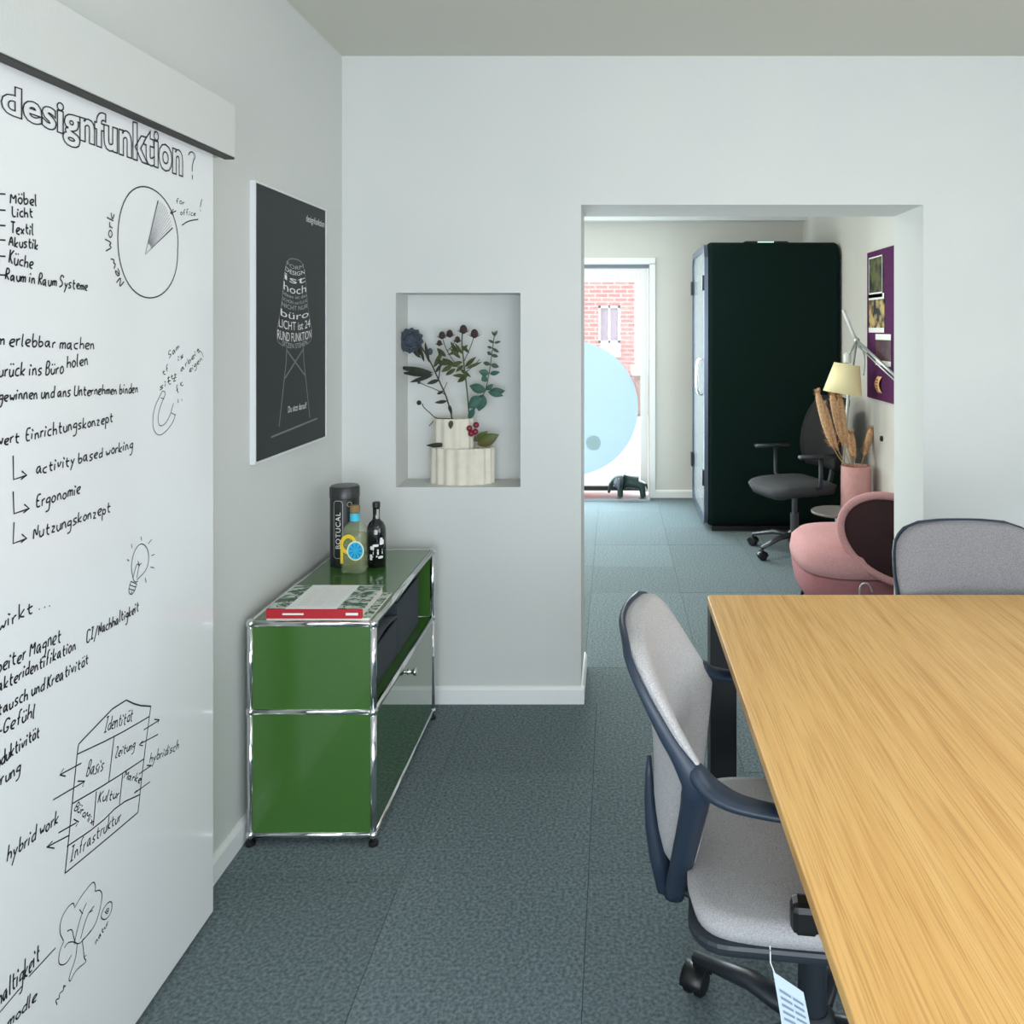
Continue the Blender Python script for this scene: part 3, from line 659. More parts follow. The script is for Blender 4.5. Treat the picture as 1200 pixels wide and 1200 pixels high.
# ------------------------------------------------------------------ niche: vase and dried flowers
VY_ = WY+.095
NZ = NZ0
vs_ = thing('vase', 'cream fluted ceramic vase in two tiers standing in the wall niche', 'vase', (at(542,0,VY_).x, VY_, NZ))
s_ = F/VY_
M_vase = mat('cream_ceramic', (214,207,190), .7, rgb2=(224,218,204), nscale=30, bump=.15, bscale=90)
def flute(n, a): return lambda th: 1+a*cos(n*th)
w1 = (579-507)/s_/2; h1 = NZ; ztop1 = at(0,524,VY_).z-NZ; ztop2 = at(0,490,VY_).z-NZ
def tier(z0, z1, w, d, xoff, n):
    b = B(); seg = 96
    prof = [(1,z0),(1,z1-.002),(.985,z1),(.93,z1),(.93,z1-.03),(.01,z1-.03)]
    for r_, z in prof: b.v += [(xoff+w*r_*cos(2*pi*k/seg)*(1+.045*cos(n*2*pi*k/seg)), d*r_*sin(2*pi*k/seg)*(1+.07*cos(n*2*pi*k/seg)), z) for k in range(seg)]
    for i in range(len(prof)-1):
        for k in range(seg): k2 = (k+1)%seg; b.f.append((i*seg+k, i*seg+k2, (i+1)*seg+k2, (i+1)*seg+k))
    b.f.append(tuple(range(seg))[::-1]); b.f.append(tuple(range((len(prof)-1)*seg, len(prof)*seg)))
    return b
obj('lower_tier', tier(0, ztop1, w1, .062, 0, 16), M_vase, vs_, auto=50)
obj('upper_tier', tier(ztop1-.031, ztop2, (554-509)/s_/2, .045, -(542-531.5)/s_, 10), M_vase, vs_, auto=50)
M_stem = mat('dry_stem', (74,66,50), .85); M_stem2 = mat('green_stem', (76,88,52), .8)
M_dleaf = mat('dark_leaf', (34,38,32), .8, rgb2=(52,58,44), nscale=40); M_gleaf = mat('blue_green_leaf', (44,84,72), .7, rgb2=(64,104,90), nscale=40)
M_leafg = mat('fresh_leaf', (62,98,38), .5, rgb2=(96,80,40), nscale=25); M_rose = mat('dried_rose_petal', (74,84,96), .85, rgb2=(46,54,64), nscale=60)
M_head = mat('thistle_head', (62,48,46), .9); M_berry = mat('red_berry', (128,30,54), .35)
def nl(px, py, dy=0):                   # local point in the flower frame (origin at vase)
    q = at(px, py, VY_+dy); return q
def leaf_b(a, b_, w, curl=.15, side=Vector((0,-1,0))):
    a, b_ = Vector(a), Vector(b_); d = b_-a; L_ = d.length; t = d.normalized(); n = side-t*side.dot(t); n.normalize(); s = t.cross(n)
    out = B(); seg = 7; vs = []
    for i in range(seg+1):
        u = i/seg; ww = w*sin(pi*min(1,u*1.02))**.8*(1-.25*u) if 0 < u < 1 else 0; c = a+d*u+n*(curl*L_*u*(1-u))
        vs += [c-s*ww+n*ww*.3, c, c+s*ww+n*ww*.3]
    fs = []
    for i in range(seg):
        for k in range(2): fs.append((i*3+k, i*3+k+1, (i+1)*3+k+1, (i+1)*3+k))
    return out.add(vs, fs)
def flower(name, label, cat): return thing(name, label, cat, (0,0,0))
def rebase(t, loc):
    t.location = loc
    for c in t.children:
        for v in c.data.vertices: v.co = v.co-Vector(loc)
def stem(parent, pts, r=.0030, m=None, nm='stem'): return obj(nm, B().tube(chaikin([tuple(nl(*p)) for p in pts],1), r, 6), m or M_stem, parent, smooth=True)
def leaf(parent, a, b_, w, m=None, nm='leaf', **k): return obj(nm, leaf_b(nl(*a), nl(*b_), w*1.2, **k), m or M_dleaf, parent, smooth=True, solid=.0008)
zv = (at(531,0,VY_).x, VY_, NZ+ztop1)
# rose branch
t = flower('dried_rose', 'dusty blue-grey dried rose on a branching stem, leftmost in the niche vase', 'dried flower')
stem(t, [(531,497),(527,478),(522,462),(514,445),(505,425),(495,408),(487,398)])
stem(t, [(514,445),(516,428),(514,412)],.0024); stem(t, [(523,463),(510,456),(497,451),(491,448)],.0018); stem(t, [(520,457),(524,448)], .0015)
b = B(); rc = nl(482,399); random.seed(5)
for ring, (n_, rr, tilt) in enumerate(((4,.010,.2),(7,.020,.55),(10,.030,.9),(13,.037,1.25),(12,.040,1.5))):
    for k in range(n_):
        a = 2*pi*k/n_+ring*.5; d = Vector((cos(a)*sin(tilt), -.55*cos(tilt)*.8-.1, sin(a)*sin(tilt))).normalized()
        c = rc+d*rr; b2 = leaf_b(c-d*.008+Vector((0,.004,0)), c+d*.014, .017, .5, side=Vector((0,-1,0))); b.add(b2.v, b2.f)
b.ball(tuple(rc), .032, 12, 8, sz=.9)
obj('rose_bloom', b, M_rose, t, smooth=True, solid=.001)
b = B(); b.ball(tuple(nl(504,412)), .011, 10, 7, sz=1.3).ball(tuple(nl(491,448)), .007, 8, 6); obj('bud', b, M_rose, t, smooth=True)
for a, c, w in (((508,437),(466,430),.012),((508,439),(470,437),.010),((507,440),(480,448),.008),((493,420),(481,404),.009),((496,418),(487,405),.007),((497,424),(492,404),.006),((503,425),(498,400),.007),((510,437),(519,425),.006),((515,445),(500,450),.008),
                ((520,458),(512,462),.006),((524,470),(509,472),.007),((526,474),(530,486),.007),((508,430),(516,421),.006)): leaf(t, (a[0],a[1],random.uniform(-.01,.01)), (c[0],c[1],random.uniform(-.03,.03)), w)
rebase(t, zv)
# thistle branch
t = flower('dried_thistle', 'tall branching dried thistle with dark heads in the niche vase', 'dried flower')
stem(t, [(550,492),(549,475),(547,455),(545,438),(543,420),(541,402),(542,390)],.0028,M_stem2)
for pts in ([(545,440),(535,428),(524,412),(519,398)],[(543,425),(551,408),(555,396)],[(544,432),(530,424),(516,424)],[(546,436),(556,428),(562,421)],[(524,412),(531,404),(535,396)]): stem(t, pts, .0018, M_stem2)
for i, (px, py, rr) in enumerate(((518,393,.013),(527,391,.013),(543,386,.015),(556,391,.015),(515,402,.010),(536,398,.011))):
    c = nl(px, py, random.uniform(-.02,.02)); b = B().ball(tuple(c), rr, 10, 7, sz=1.25)
    for k in range(8):
        a = 2*pi*k/8; e = c+Vector((cos(a)*rr*1.9, sin(a)*rr*.8, rr*(-.3+.4*sin(a*2)))); b2 = leaf_b(c+Vector((0,0,-rr*.8)), e, .0018, .2); b.add(b2.v, b2.f)
    obj('thistle_head', b, M_head, t, smooth=True)
for a, c, w in (((523,418),(512,408),.009),((528,426),(510,424),.010),((538,418),(528,400),.008),((548,440),(536,448),.009),((545,430),(558,418),.008),((519,412),(508,430),.008),((540,420),(527,408),.007),((542,415),(533,402),.006),((541,412),(548,404),.006),((542,424),(528,428),.008),((543,428),(534,436),.007),((546,432),(565,424),.006),((545,440),(530,440),.007),((541,410),(524,416),.007),((542,405),(550,414),.006),
                ((536,430),(518,420),.010),((534,432),(522,440),.008),((530,428),(517,436),.009),((540,432),(552,442),.006)): leaf(t, (a[0],a[1],random.uniform(-.01,.01)), (c[0],c[1],random.uniform(-.03,.03)), w, mat('olive_leaf',(66,74,40),.8))
rebase(t, zv)
# eucalyptus
t = flower('eucalyptus_branch', 'blue-green eucalyptus branch rising at the right of the niche vase', 'dried flower')
stem(t, [(550,495),(556,478),(568,462),(573,440),(576,418),(580,388)],.0018,M_stem2)
for a, c, w in (((580,394),(583,387),.004),((580,394),(576,388),.004),((579,402),(572,398),.005),((579,402),(587,400),.005),((577,408),(571,406),.005),((577,408),(585,413),.006),((576,416),(571,412),.007),((576,416),(584,418),.007),
                ((575,427),(566,425),.008),((575,427),(585,430),.009),((573,438),(561,435),.013),((574,438),(586,436),.009),((571,442),(564,446),.014),((570,458),(550,452),.018),((565,465),(549,478),.024),((566,462),(561,482),.024),((570,457),(578,450),.010),((572,460),(592,458),.016),((572,459),(590,464),.012),((556,478),(549,492),.012)):
    leaf(t, (a[0],a[1],random.uniform(-.01,.005)), (c[0],c[1],random.uniform(-.02,.01)), w, M_gleaf if a[1] > 434 else mat('grey_leaf',(66,84,74),.8))
rebase(t, zv)
# small twig at left, brown leaf, berries
t = flower('bare_twig', 'short dark twig with one bud reaching left over the vase rim', 'dried flower')
stem(t, [(531,491),(521,490.5),(510,490),(503,483),(496,477),(495,473)],.002); stem(t, [(510,490),(507,495),(503,499)],.002); obj('bud', B().ball(tuple(nl(491,472)), .010, 8, 6), M_dleaf, t, smooth=True); rebase(t, zv)
t = flower('dried_leaf', 'small dark curled leaf lying on the lower tier of the vase', 'leaf')
leaf(t, (524,521,-.035), (499,522,-.035), .009); leaf(t, (529,492,-.04),(528,503,-.05),.009, mat('olive_leaf',(66,74,40),.8)); rebase(t, (at(512,0,VY_).x, VY_-.035, NZ+ztop1))
t = flower('berry_sprig', 'sprig of red berries with a broad green leaf at the right of the vase', 'berries')
stem(t, [(552,524),(556,515),(558,505)],.0016,M_stem2)
for px, py in ((550,502),(558,498),(557,506),(552,508)): obj('berry', B().ball(tuple(nl(px,py,-.03)), .0125, 10, 7), M_berry, t, smooth=True)
leaf(t, (559,521,-.03), (585,509,-.035), .024, M_leafg); leaf(t, (556,517,-.02), (572,505,-.03), .014, M_leafg); rebase(t, (at(556,0,VY_).x, VY_-.02, NZ+ztop1))

# ------------------------------------------------------------------ table
TX0, TX1, TY0, TY1, TZ = .253, 1.80, .72, 2.236, .74
tb = thing('table', 'large conference table with light oak top and black square legs', 'table', ((TX0+TX1)/2, (TY0+TY1)/2, 0))
w, d = TX1-TX0, TY1-TY0
top = [(x_, y_) for x_, y_ in rrect(w, d, .018, 5)]
obj('tabletop', B().prism(top, TZ-.022, TZ), M_oak, tb, bevel=.0025)
obj('underframe', B().box(-w/2+.0725,w/2-.0725,d/2-.05,d/2-.012,TZ-.045,TZ-.0225).box(-w/2+.0725,w/2-.0725,-d/2+.012,-d/2+.05,TZ-.045,TZ-.0225)
    .box(-w/2+.010,-w/2+.05,-d/2+.0725,d/2-.0725,TZ-.045,TZ-.0225).box(w/2-.05,w/2-.010,-d/2+.0725,d/2-.0725,TZ-.045,TZ-.0225), M_black, tb)
for x in (-1, 1):
    for y in (-1, 1):
        cx_, cy_ = x*(w/2-.037), y*(d/2-.037); obj('leg', B().box(cx_-.035,cx_+.035,cy_-.035,cy_+.035,0,TZ-.0226), M_black, tb, bevel=.002)

# ------------------------------------------------------------------ office chairs
def star_base(t, n, rad, a0, mc, zleg=.10, hubz=.12, cz=.42, mcast=None):
    obj('column', B().lathe([(.028,hubz-.02),(.028,.26),(.018,.262),(.018,cz)], seg=16), mc, t, auto=40)
    obj('hub', B().lathe([(.045,hubz-.045),(.05,hubz-.03),(.045,hubz+.015),(.03,hubz+.03)], seg=18), mc, t, auto=40)
    for k in range(n):
        a = a0+2*pi*k/n; c, s = cos(a), sin(a)
        obj('base_leg', B().tube([(c*.03,s*.03,hubz),(c*rad*.5,s*rad*.5,hubz-.004),(c*rad,s*rad,zleg-.022)], [.026,.022,.015], 8, flat=((0,0,1),.75)), mc, t, smooth=True)
        x, y = c*rad, s*rad; ta = a+random.uniform(-1,1)+1.2; tx, ty = -sin(ta), cos(ta)
        cs = B(); cs.tube([(x,y,zleg-.025),(x,y,.05)], .007, 8)
        for q in (-1, 1):
            c0 = Vector((x+tx*0+cos(ta)*.004*q, y+sin(ta)*.004*q, .028)); c1 = Vector((x+cos(ta)*.024*q, y+sin(ta)*.024*q, .028))
            ax = (c1-c0).normalized(); cs.tube([c0, c0+ax*.004, c0+ax*.015, c1], [.024,.028,.028,.022], 16)
        co_ = obj('castor', cs, M_rubber, t, auto=40)
        hood = B().grid(lambda u, v: (x+cos(ta)*(v-.5)*.05+sin(ta)*-.031*cos(pi*u), y+sin(ta)*(v-.5)*.05+cos(ta)*.031*cos(pi*u), .028+.031*sin(pi*u)), 10, 2)
        obj('castor_hood', hood, mat('castor_hood',(24,25,28),.35), co_, smooth=True, solid=.003)

HW = [(.36,.012),(.69,.226),(.77,.226),(.82,.220),(.855,.208),(.875,.190),(.888,.168),(.897,.140),(.900,.11)]
UC = [(.36,-.262),(.45,-.288),(.55,-.299),(.62,-.298),(.70,-.302),(.78,-.320),(.85,-.345),(.90,-.362)]
EU = [(.36,-.256),(.45,-.240),(.55,-.224),(.63,-.212),(.69,-.206),(.73,-.232),(.77,-.260),(.85,-.310),(.90,-.345)]
def back_pt(v, z, off=0):
    uc = interp(UC,z); k = v/interp(HW,z)
    return Vector((uc+(interp(EU,z)-uc)*k*k+off, v, z))
def conference_chair(name, label, loc, rz, a0, with_tag):
    M_grey = M_grey_lit if with_tag else MATS['grey_fabric']
    t = thing(name, label, 'chair', loc, rz, 'grey conference chairs at the oak table')
    zl = [.40,.44,.48,.52,.56,.60,.64,.68,.71,.74,.77,.80,.83,.853,.868,.88,.888,.893,.897,.900]
    def pad(sgn):
        def fn(u, v):
            j = v*(len(zl)-1); i = min(int(j), len(zl)-2); z = zl[i]+(zl[i+1]-zl[i])*(j-i)
            a = sin((2*u-1)*pi/2); g = max(0, 1-abs(a)**7)**.5*max(0, 1-v**14)**.5*max(0, 1-(1-v)**14)**.5
            q = back_pt(a*(interp(HW,z)-.002), z, .010+(.024*g if sgn > 0 else -.020*g)); q.z += .006*(1-a*a)*max(0,(z-.82)/.08); return q
        return fn
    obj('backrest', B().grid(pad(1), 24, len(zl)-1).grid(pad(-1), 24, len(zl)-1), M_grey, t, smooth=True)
    # lumbar seam ridge across the front
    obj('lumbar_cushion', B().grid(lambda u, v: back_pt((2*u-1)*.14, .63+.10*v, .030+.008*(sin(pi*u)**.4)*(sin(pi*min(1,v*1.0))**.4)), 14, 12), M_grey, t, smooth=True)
    # frame running up both edges and meeting below the seat
    zz = [.35+.548*i/36 for i in range(37)]; RR = [(.35,.020),(.45,.022),(.60,.024),(.68,.026),(.74,.014),(.82,.009),(.90,.007)]
    OF = [(.35,-.012),(.60,-.012),(.68,-.012),(.76,-.010),(.90,-.008)]; IN = [(.35,.0),(.66,.0),(.76,.006),(.90,.004)]
    pts = [back_pt(-max(interp(HW,z)-interp(IN,z),.008), z, interp(OF,z)) for z in zz]+[back_pt(-.10+.20*k/6, .899, -.008)+Vector((0,0,.002)) for k in range(1,6)]+[back_pt(max(interp(HW,z)-interp(IN,z),.008), z, interp(OF,z)) for z in reversed(zz)]
    rr = [interp(RR,z) for z in zz]+[.007]*5+[interp(RR,z) for z in reversed(zz)]
    obj('back_frame', B().tube(pts, rr, 10, flat=((0,1,0),.55)), M_slate, t, smooth=True)
    obj('back_spine', B().tube([tuple(back_pt(0,z,-.020)) for z in (.36,.42,.48,.53,.58,.62)], [.022,.019,.015,.011,.008,.004], 10), M_slate, t, smooth=True)
    for s in (-1, 1):
        ap = [(-.226,s*.216,.725),(-.208,s*.226,.698),(-.17,s*.246,.682),(-.12,s*.256,.676),(-.05,s*.262,.672),(.02,s*.265,.670),(.05,s*.265,.669)]
        apc = chaikin(ap,2); obj('armrest', B().tube(apc, [interp([(0,.004),(.12,.020),(.3,.025),(.6,.020),(1,.016)], i/(len(apc)-1)) for i in range(len(apc))], 12, flat=((0,0,1),.5)), M_slate, t, smooth=True)
    # seat
    def seat_fn(u, v):
        a, c = 2*u-1, 2*v-1
        m = max(abs(a),abs(c)); 
        if m: 
            nrm = (abs(a)**5+abs(c)**5)**.2; k = m/nrm; a2, c2 = a*k, c*k
        else: a2, c2 = a, c
        x = .235*a2; y = .235*c2; e = max(abs(a),abs(c)); z = .470-.018*e**6+.010*c2*c2-.012*max(0,a2)**3
        return (x-.005, y, z)
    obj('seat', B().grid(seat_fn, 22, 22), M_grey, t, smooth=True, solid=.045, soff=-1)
    obj('seat_shell', B().prism([(x_-.005,y_) for x_,y_ in rrect(.462,.462,.07,6)], .405, .428), M_slate2, t, bevel=.008)
    obj('mechanism', B().box(-.14,.08,-.06,.06,.335,.404), M_slate2, t, bevel=.012)
    obj('back_bracket', B().tube([(-.10,0,.36),(-.19,0,.345),(-.262,0,.37)], [.03,.026,.02], 10, flat=((0,0,1),.6)), M_slate2, t, smooth=True)
    obj('adjustment_lever', B().box(-.062,-.012,-.238,-.196,.455,.508) if with_tag else B().box(.045,.1,-.27,-.232,.38,.40), M_black, t, bevel=.012)
    star_base(t, 5, .30, a0, M_slate2, cz=.34)
    if with_tag:
        tg = B().grid(lambda u, v: (-.092+.05*u+.018*sin(2.2*v), -.235-.02*sin(2.5*v), .395-.20*v - (.03*u*(1-v))), 4, 10)
        tgo = obj('paper_tag', tg, mat('tag_paper',(196,212,226),.7), t, smooth=True, label='pale printed paper tag hanging under the seat'); 
        b = B()
        for k in range(18):
            v = .10+k*.05
            if v > .95: break
            q = lambda u, vv: (-.092+.05*u+.018*sin(2.2*vv), -.2362-.02*sin(2.5*vv), .395-.20*vv-.03*u*(1-vv))
            for u0, u1 in ((.12,.5),(.56,.9)): obj('tag_print', B().add([q(u0,v),q(u1,v),q(u1,v+.02),q(u0,v+.02)], [(0,1,2,3)]), mat('tag_ink',(130,146,164),.8), tgo)
        obj('tag_string', B().tube([(-.096,-.225,.43),(-.096,-.236,.41),(-.088,-.236,.39)], .0012, 5), M_paper, tgo)
    return t
c1 = conference_chair('conference_chair', 'grey upholstered chair with paper tag, tucked under the left side of the oak table', (.385, 1.585, 0), radians(-7), radians(140), True)
c2 = conference_chair('conference_chair', 'mid grey upholstered chair facing us at the far end of the oak table', (1.020, 2.045, 0), radians(-90), radians(70), False)

# ------------------------------------------------------------------ phone booth
PBY = 5.86; bx0, bx1 = .648, 1.628; bt = 2.10; bdep = .95
pbh = thing('phone_booth', 'tall black felt office phone booth with rounded corners in the far room', 'phone booth', ((bx0+bx1)/2, PBY+bdep/2, 0))
wx, wy = (bx1-bx0)/2, bdep/2
M_bfelt = mat('black_felt', (8,24,21), .95, rgb2=(12,34,30), nscale=150, spec=.15)
# shell: rounded tube open towards the door side
outer = rrect(bdep, bt-.03, .11, 8); inner = rrect(bdep-.13, bt-.16, .07, 8); zc_ = (bt+.03)/2
b = B(); n = len(outer); xA, xB = -wx+.03, wx
vs = [(xA, p[0], p[1]+zc_) for p in outer]+[(xB, p[0], p[1]+zc_) for p in outer]+[(xA, p[0], p[1]+zc_) for p in inner]+[(xB-.06, p[0], p[1]+zc_) for p in inner]
fs = [(k,(k+1)%n,n+(k+1)%n,n+k) for k in range(n)]+[(2*n+k,3*n+k,3*n+(k+1)%n,2*n+(k+1)%n) for k in range(n)]+[(k,2*n+k,2*n+(k+1)%n,(k+1)%n) for k in range(n)]+[tuple(range(n,2*n))]+[tuple(range(3*n,4*n))]
b.add(vs, fs); obj('booth_shell', b, M_bfelt, pbh, bevel=.03, bseg=4, auto=40)
obj('base_plinth', B().box(-wx+.06,wx-.06,-wy+.06,wy-.06,0,.035), M_black, pbh)
ins = rrect(bdep-.14, bt-.17, .06, 6)
obj('interior_lining', B().prism([(p_[0], p_[1]+zc_) for p_ in ins], wx-.075, wx-.065, 'x'), mat('booth_inside',(176,182,186),.8), pbh)
b = B(); nn = 6; fr_o = rrect(bdep-.03, bt-.06, .10, nn); fr_i = rrect(bdep-.12, bt-.15, .07, nn); n = len(fr_o)
vs = []
for x_, ring in ((-wx-.0,fr_o),(-wx+.028,fr_o),(-wx+.028,fr_i),(-wx-.0,fr_i)): vs += [(x_, p_[0], p_[1]+zc_) for p_ in ring]
fs = [(r_*n+k, r_*n+(k+1)%n, ((r_+1)%4)*n+(k+1)%n, ((r_+1)%4)*n+k) for r_ in range(4) for k in range(n)]
b.add(vs, fs); dfr = obj('door_frame', b, mat('booth_alu',(86,96,112),.3,metal=.6), pbh)
obj('door_glass', B().prism([(p_[0], p_[1]+zc_) for p_ in fr_i], -wx+.010, -wx+.018, 'x'), mat('booth_glass',(225,235,240),.05,alpha=.35), pbh)
b = B().tube(chaikin([(-wx,-wy+.10,1.25),(-wx-.045,-wy+.10,1.24),(-wx-.045,-wy+.10,1.0),(-wx,-wy+.10,.99)],2), .012, 8); obj('door_handle', b, M_chrome, dfr, smooth=True)
for z in (1.80, .39): 
    obj('hinge', B().box(-wx-.014,-wx+.001,-wy+.02,-wy+.075,z-.055,z+.055).box(-wx-.014,-wx+.001,wy-.10,wy-.03,z-.055,z+.055), M_black, dfr)
obj('roof_unit', B().prism([(-.21,bt-.002),(-.15,bt+.028),(.16,bt+.028),(.21,bt-.002)], -.2, .2, 'y'), M_black, pbh)
obj('indicator_lamp', B().box(-.06,.06,-.212,-.20,bt+.004,bt+.024), mat('lamp_mint',(190,240,222),.4,emit=1.2), pbh)
obj('lining_panel', B().box(-wx+.10,wx-.08,wy-.075,wy-.067,.12,bt-.1), mat('booth_inside',(176,182,186),.8), pbh)

# ------------------------------------------------------------------ dark task chair
OY = 5.35
tc_ = thing('task_chair', 'dark swivel task chair with armrests in front of the black booth', 'chair', (at(931,0,OY).x, OY, 0), radians(200), 'task chairs')
M_dk = mat('charcoal_fabric', (56,58,62), .85, bump=.3, bscale=300); M_dk2 = mat('charcoal_mesh', (15,17,20), .8, bump=.3, bscale=300)
def ts_fn(u, v):
    a, c = 2*u-1, 2*v-1; m = max(abs(a),abs(c)); k = m/((abs(a)**4+abs(c)**4)**.25) if m else 1
    return (.245*a*k+.02, .24*c*k, .485-.03*m**5+.012*c*c-.02*max(0,a)**3)
obj('seat', B().grid(ts_fn, 16, 16), M_dk, tc_, smooth=True, solid=.06, soff=-1)
def tb_fn(u, v):
    a = 2*u-1; z = .55+.46*v; hw = .215*(1-.25*abs(2*v-1)**4-.08*v); return (-.24-.10*v+.25*a*a*hw*.8+.05*sin(pi*v), hw*a, z)
obj('backrest', B().grid(tb_fn, 12, 14), M_dk2, tc_, smooth=True, solid=.035, soff=0)
obj('mechanism', B().box(-.15,.1,-.07,.07,.37,.415), M_slate2, tc_, bevel=.01)
obj('back_bar', B().tube(chaikin([(-.1,0,.39),(-.26,0,.40),(-.30,0,.56),(-.31,0,.75)],2), .018, 8), M_slate2, tc_, smooth=True)
for s in (-1, 1):
    a = obj('armrest', B().tube([(-.12,s*.27,.665),(.13,s*.27,.67)], [.028,.028], 12, flat=((0,0,1),.5)), M_slate2, tc_, smooth=True)
    obj('arm_post', B().tube([(-.02,s*.27,.66),(-.02,s*.27,.48),(-.03,s*.1,.39)], .014, 8), M_slate2, a, smooth=True)
random.seed(21)
star_base(tc_, 5, .30, radians(-10-200+10), mat('alu_dark',(92,94,98),.35,metal=.7), cz=.38)

# ------------------------------------------------------------------ toy elephant by the door
EYp = 7.0
el = thing('toy_elephant', 'small dark green moulded elephant figure on the floor by the far glass door', 'figurine', (at(737,0,EYp).x, EYp, .021))
M_el = mat('elephant_green', (24,48,44), .35)
def skin(name, verts, edges, rad, m, parent, root=0, sub=1):
    me = bpy.data.meshes.new(name); me.from_pydata(verts, edges, []); o = bpy.data.objects.new(name, me); C.objects.link(o); o.parent = parent
    md = o.modifiers.new('skin','SKIN'); md.use_smooth_shade = True
    for i, v in enumerate(me.skin_vertices[0].data): r_ = rad[i]; v.radius = (r_, r_) if not hasattr(r_, '__len__') else r_; v.use_root = (i == root)
    me.materials.append(m); s = o.modifiers.new('sub','SUBSURF'); s.levels = sub; s.render_levels = sub; return o
V_ = [(.02,0,.135),(-.06,0,.145),(.10,0,.130),(-.115,0,.155),(-.15,0,.12),(-.165,0,.07),(-.175,0,.035),
      (-.075,.04,.10),(-.075,.045,.03),(-.075,.045,.006),(-.075,-.04,.10),(-.075,-.045,.03),(-.075,-.045,.006),
      (.11,.04,.09),(.12,.045,.03),(.12,.045,.006),(.11,-.04,.09),(.12,-.045,.03),(.12,-.045,.006),(.145,0,.12),(.16,0,.07)]
E_ = [(0,1),(0,2),(1,3),(3,4),(4,5),(5,6),(1,7),(7,8),(8,9),(1,10),(10,11),(11,12),(2,13),(13,14),(14,15),(2,16),(16,17),(17,18),(2,19),(19,20)]
Rr = [.062,.064,.058,.05,.026,.016,.012,.03,.026,.028,.03,.026,.028,.03,.026,.028,.03,.026,.028,.01,.005]
skin('body', V_, E_, Rr, M_el, el, sub=2)
for s in (-1, 1):
    b = leaf_b((-.10,s*.035,.18), (-.085,s*.085,.075), .038, .2, side=Vector((-.5,s,0))); obj('ear', b, mat('elephant_ear',(58,66,78),.4), el, smooth=True, solid=.006)

# ------------------------------------------------------------------ side table, pink vase, pampas, lamp, armchair
st = thing('side_table', 'small round grey side table on a single stem beside the pink armchair', 'side table', (at(981,0,4.75).x, 4.75, 0))
obj('tabletop', B().lathe([(.13,.392),(.148,.396),(.15,.404),(.146,.408)], seg=36), mat('stone_grey',(112,108,106),.4), st, auto=40)
obj('stem', B().lathe([(.012,.012),(.012,.391)], seg=12), M_steel, st, auto=40)
obj('base', B().lathe([(.13,0),(.13,.008),(.02,.013)], seg=32), M_steel, st, auto=40)
pv = thing('floor_vase', 'tall pink cylindrical vase by the far right wall holding dried grass', 'vase', (at(1003,0,5.1).x, 5.1, 0))
b = B().lathe([(.088,0),(.092,.01),(.092,.60),(.090,.612),(.082,.612),(.082,.05),(.01,.05)], seg=36)
obj('vase_body', b, mat('pink_glaze',(206,150,148),.5,rgb2=(216,164,160),nscale=30), pv, auto=40)
PY_ = 5.1
M_pamp = mat('pampas', (230, 196, 156), .9, rgb2=(184, 138, 94), nscale=70); M_pst = mat('straw', (190,160,110), .8)
pl_defs = [((941+17,460),(972,520),(997,560),'longest dried grass plume leaning far left out of the pink vase'),
 ((965,474),(978,522),(998,560),'short dried grass plume leaning left, below the longest one'),
 ((975,462),(985,515),(1000,560),'dried grass plume rising left of the lamp pole, tip under the lampshade'),
 ((984,466),(992,520),(1001,560),'narrow dried grass plume just left of the lamp pole in the pink vase'),
 ((997,508),(1001,535),(1003,562),'short upright dried grass plume right of the lamp pole in the pink vase'),
 ((1021,503),(1014,530),(1006,562),'curled dried grass plume leaning right towards the wall')]
random.seed(9)
for i, (tip, mid, root, lab) in enumerate(pl_defs):
    dy = (i-2.5)*.02
    t = thing('dried_grass', lab, 'dried grass', (0,0,0), 0, 'dried grass in the pink vase')
    A, M__, R_ = at(*tip, PY_+dy*1.5), at(*mid, PY_+dy), at(*root, PY_+dy*.3)
    R_ = Vector((max(at(1003,0,5.1).x-.05, min(at(1003,0,5.1).x+.05, R_.x)), R_.y, .56)); 
    P = chaikin([tuple(R_), tuple(M__), tuple(A)], 3); pts = [Vector(p) for p in P]; n = len(pts); k0 = int(n*.42)
    b1 = B().tube([tuple(p-R_) for p in pts[:k0+2]], .003, 6); t.location = R_; obj('stalk', b1, M_pst, t, smooth=True)
    b2 = B(); rad = [.006+.032*sin(pi*min(1,(j+.3)/(n-k0)))**.7 for j in range(n-k0)]; b2.tube([tuple(p-R_) for p in pts[k0:]], [r_*.6 for r_ in rad], 8)
    for j in range(170):
        q = random.uniform(k0, n-1.01); iq = int(q); p = pts[iq].lerp(pts[iq+1], q-iq)-R_; tdir = (pts[iq+1]-pts[iq]).normalized(); a = random.uniform(0, 2*pi); sd = tdir.orthogonal().normalized(); sd = Matrix.Rotation(a,3,tdir) @ sd
        e = p+tdir*.028+sd*(.030+.014*random.random())*(1-.4*(q-k0)/(n-k0)); b3 = leaf_b(p, e, .0028, .1, side=sd); b2.add(b3.v, b3.f)
    obj('plume', b2, M_pamp, t, smooth=True)
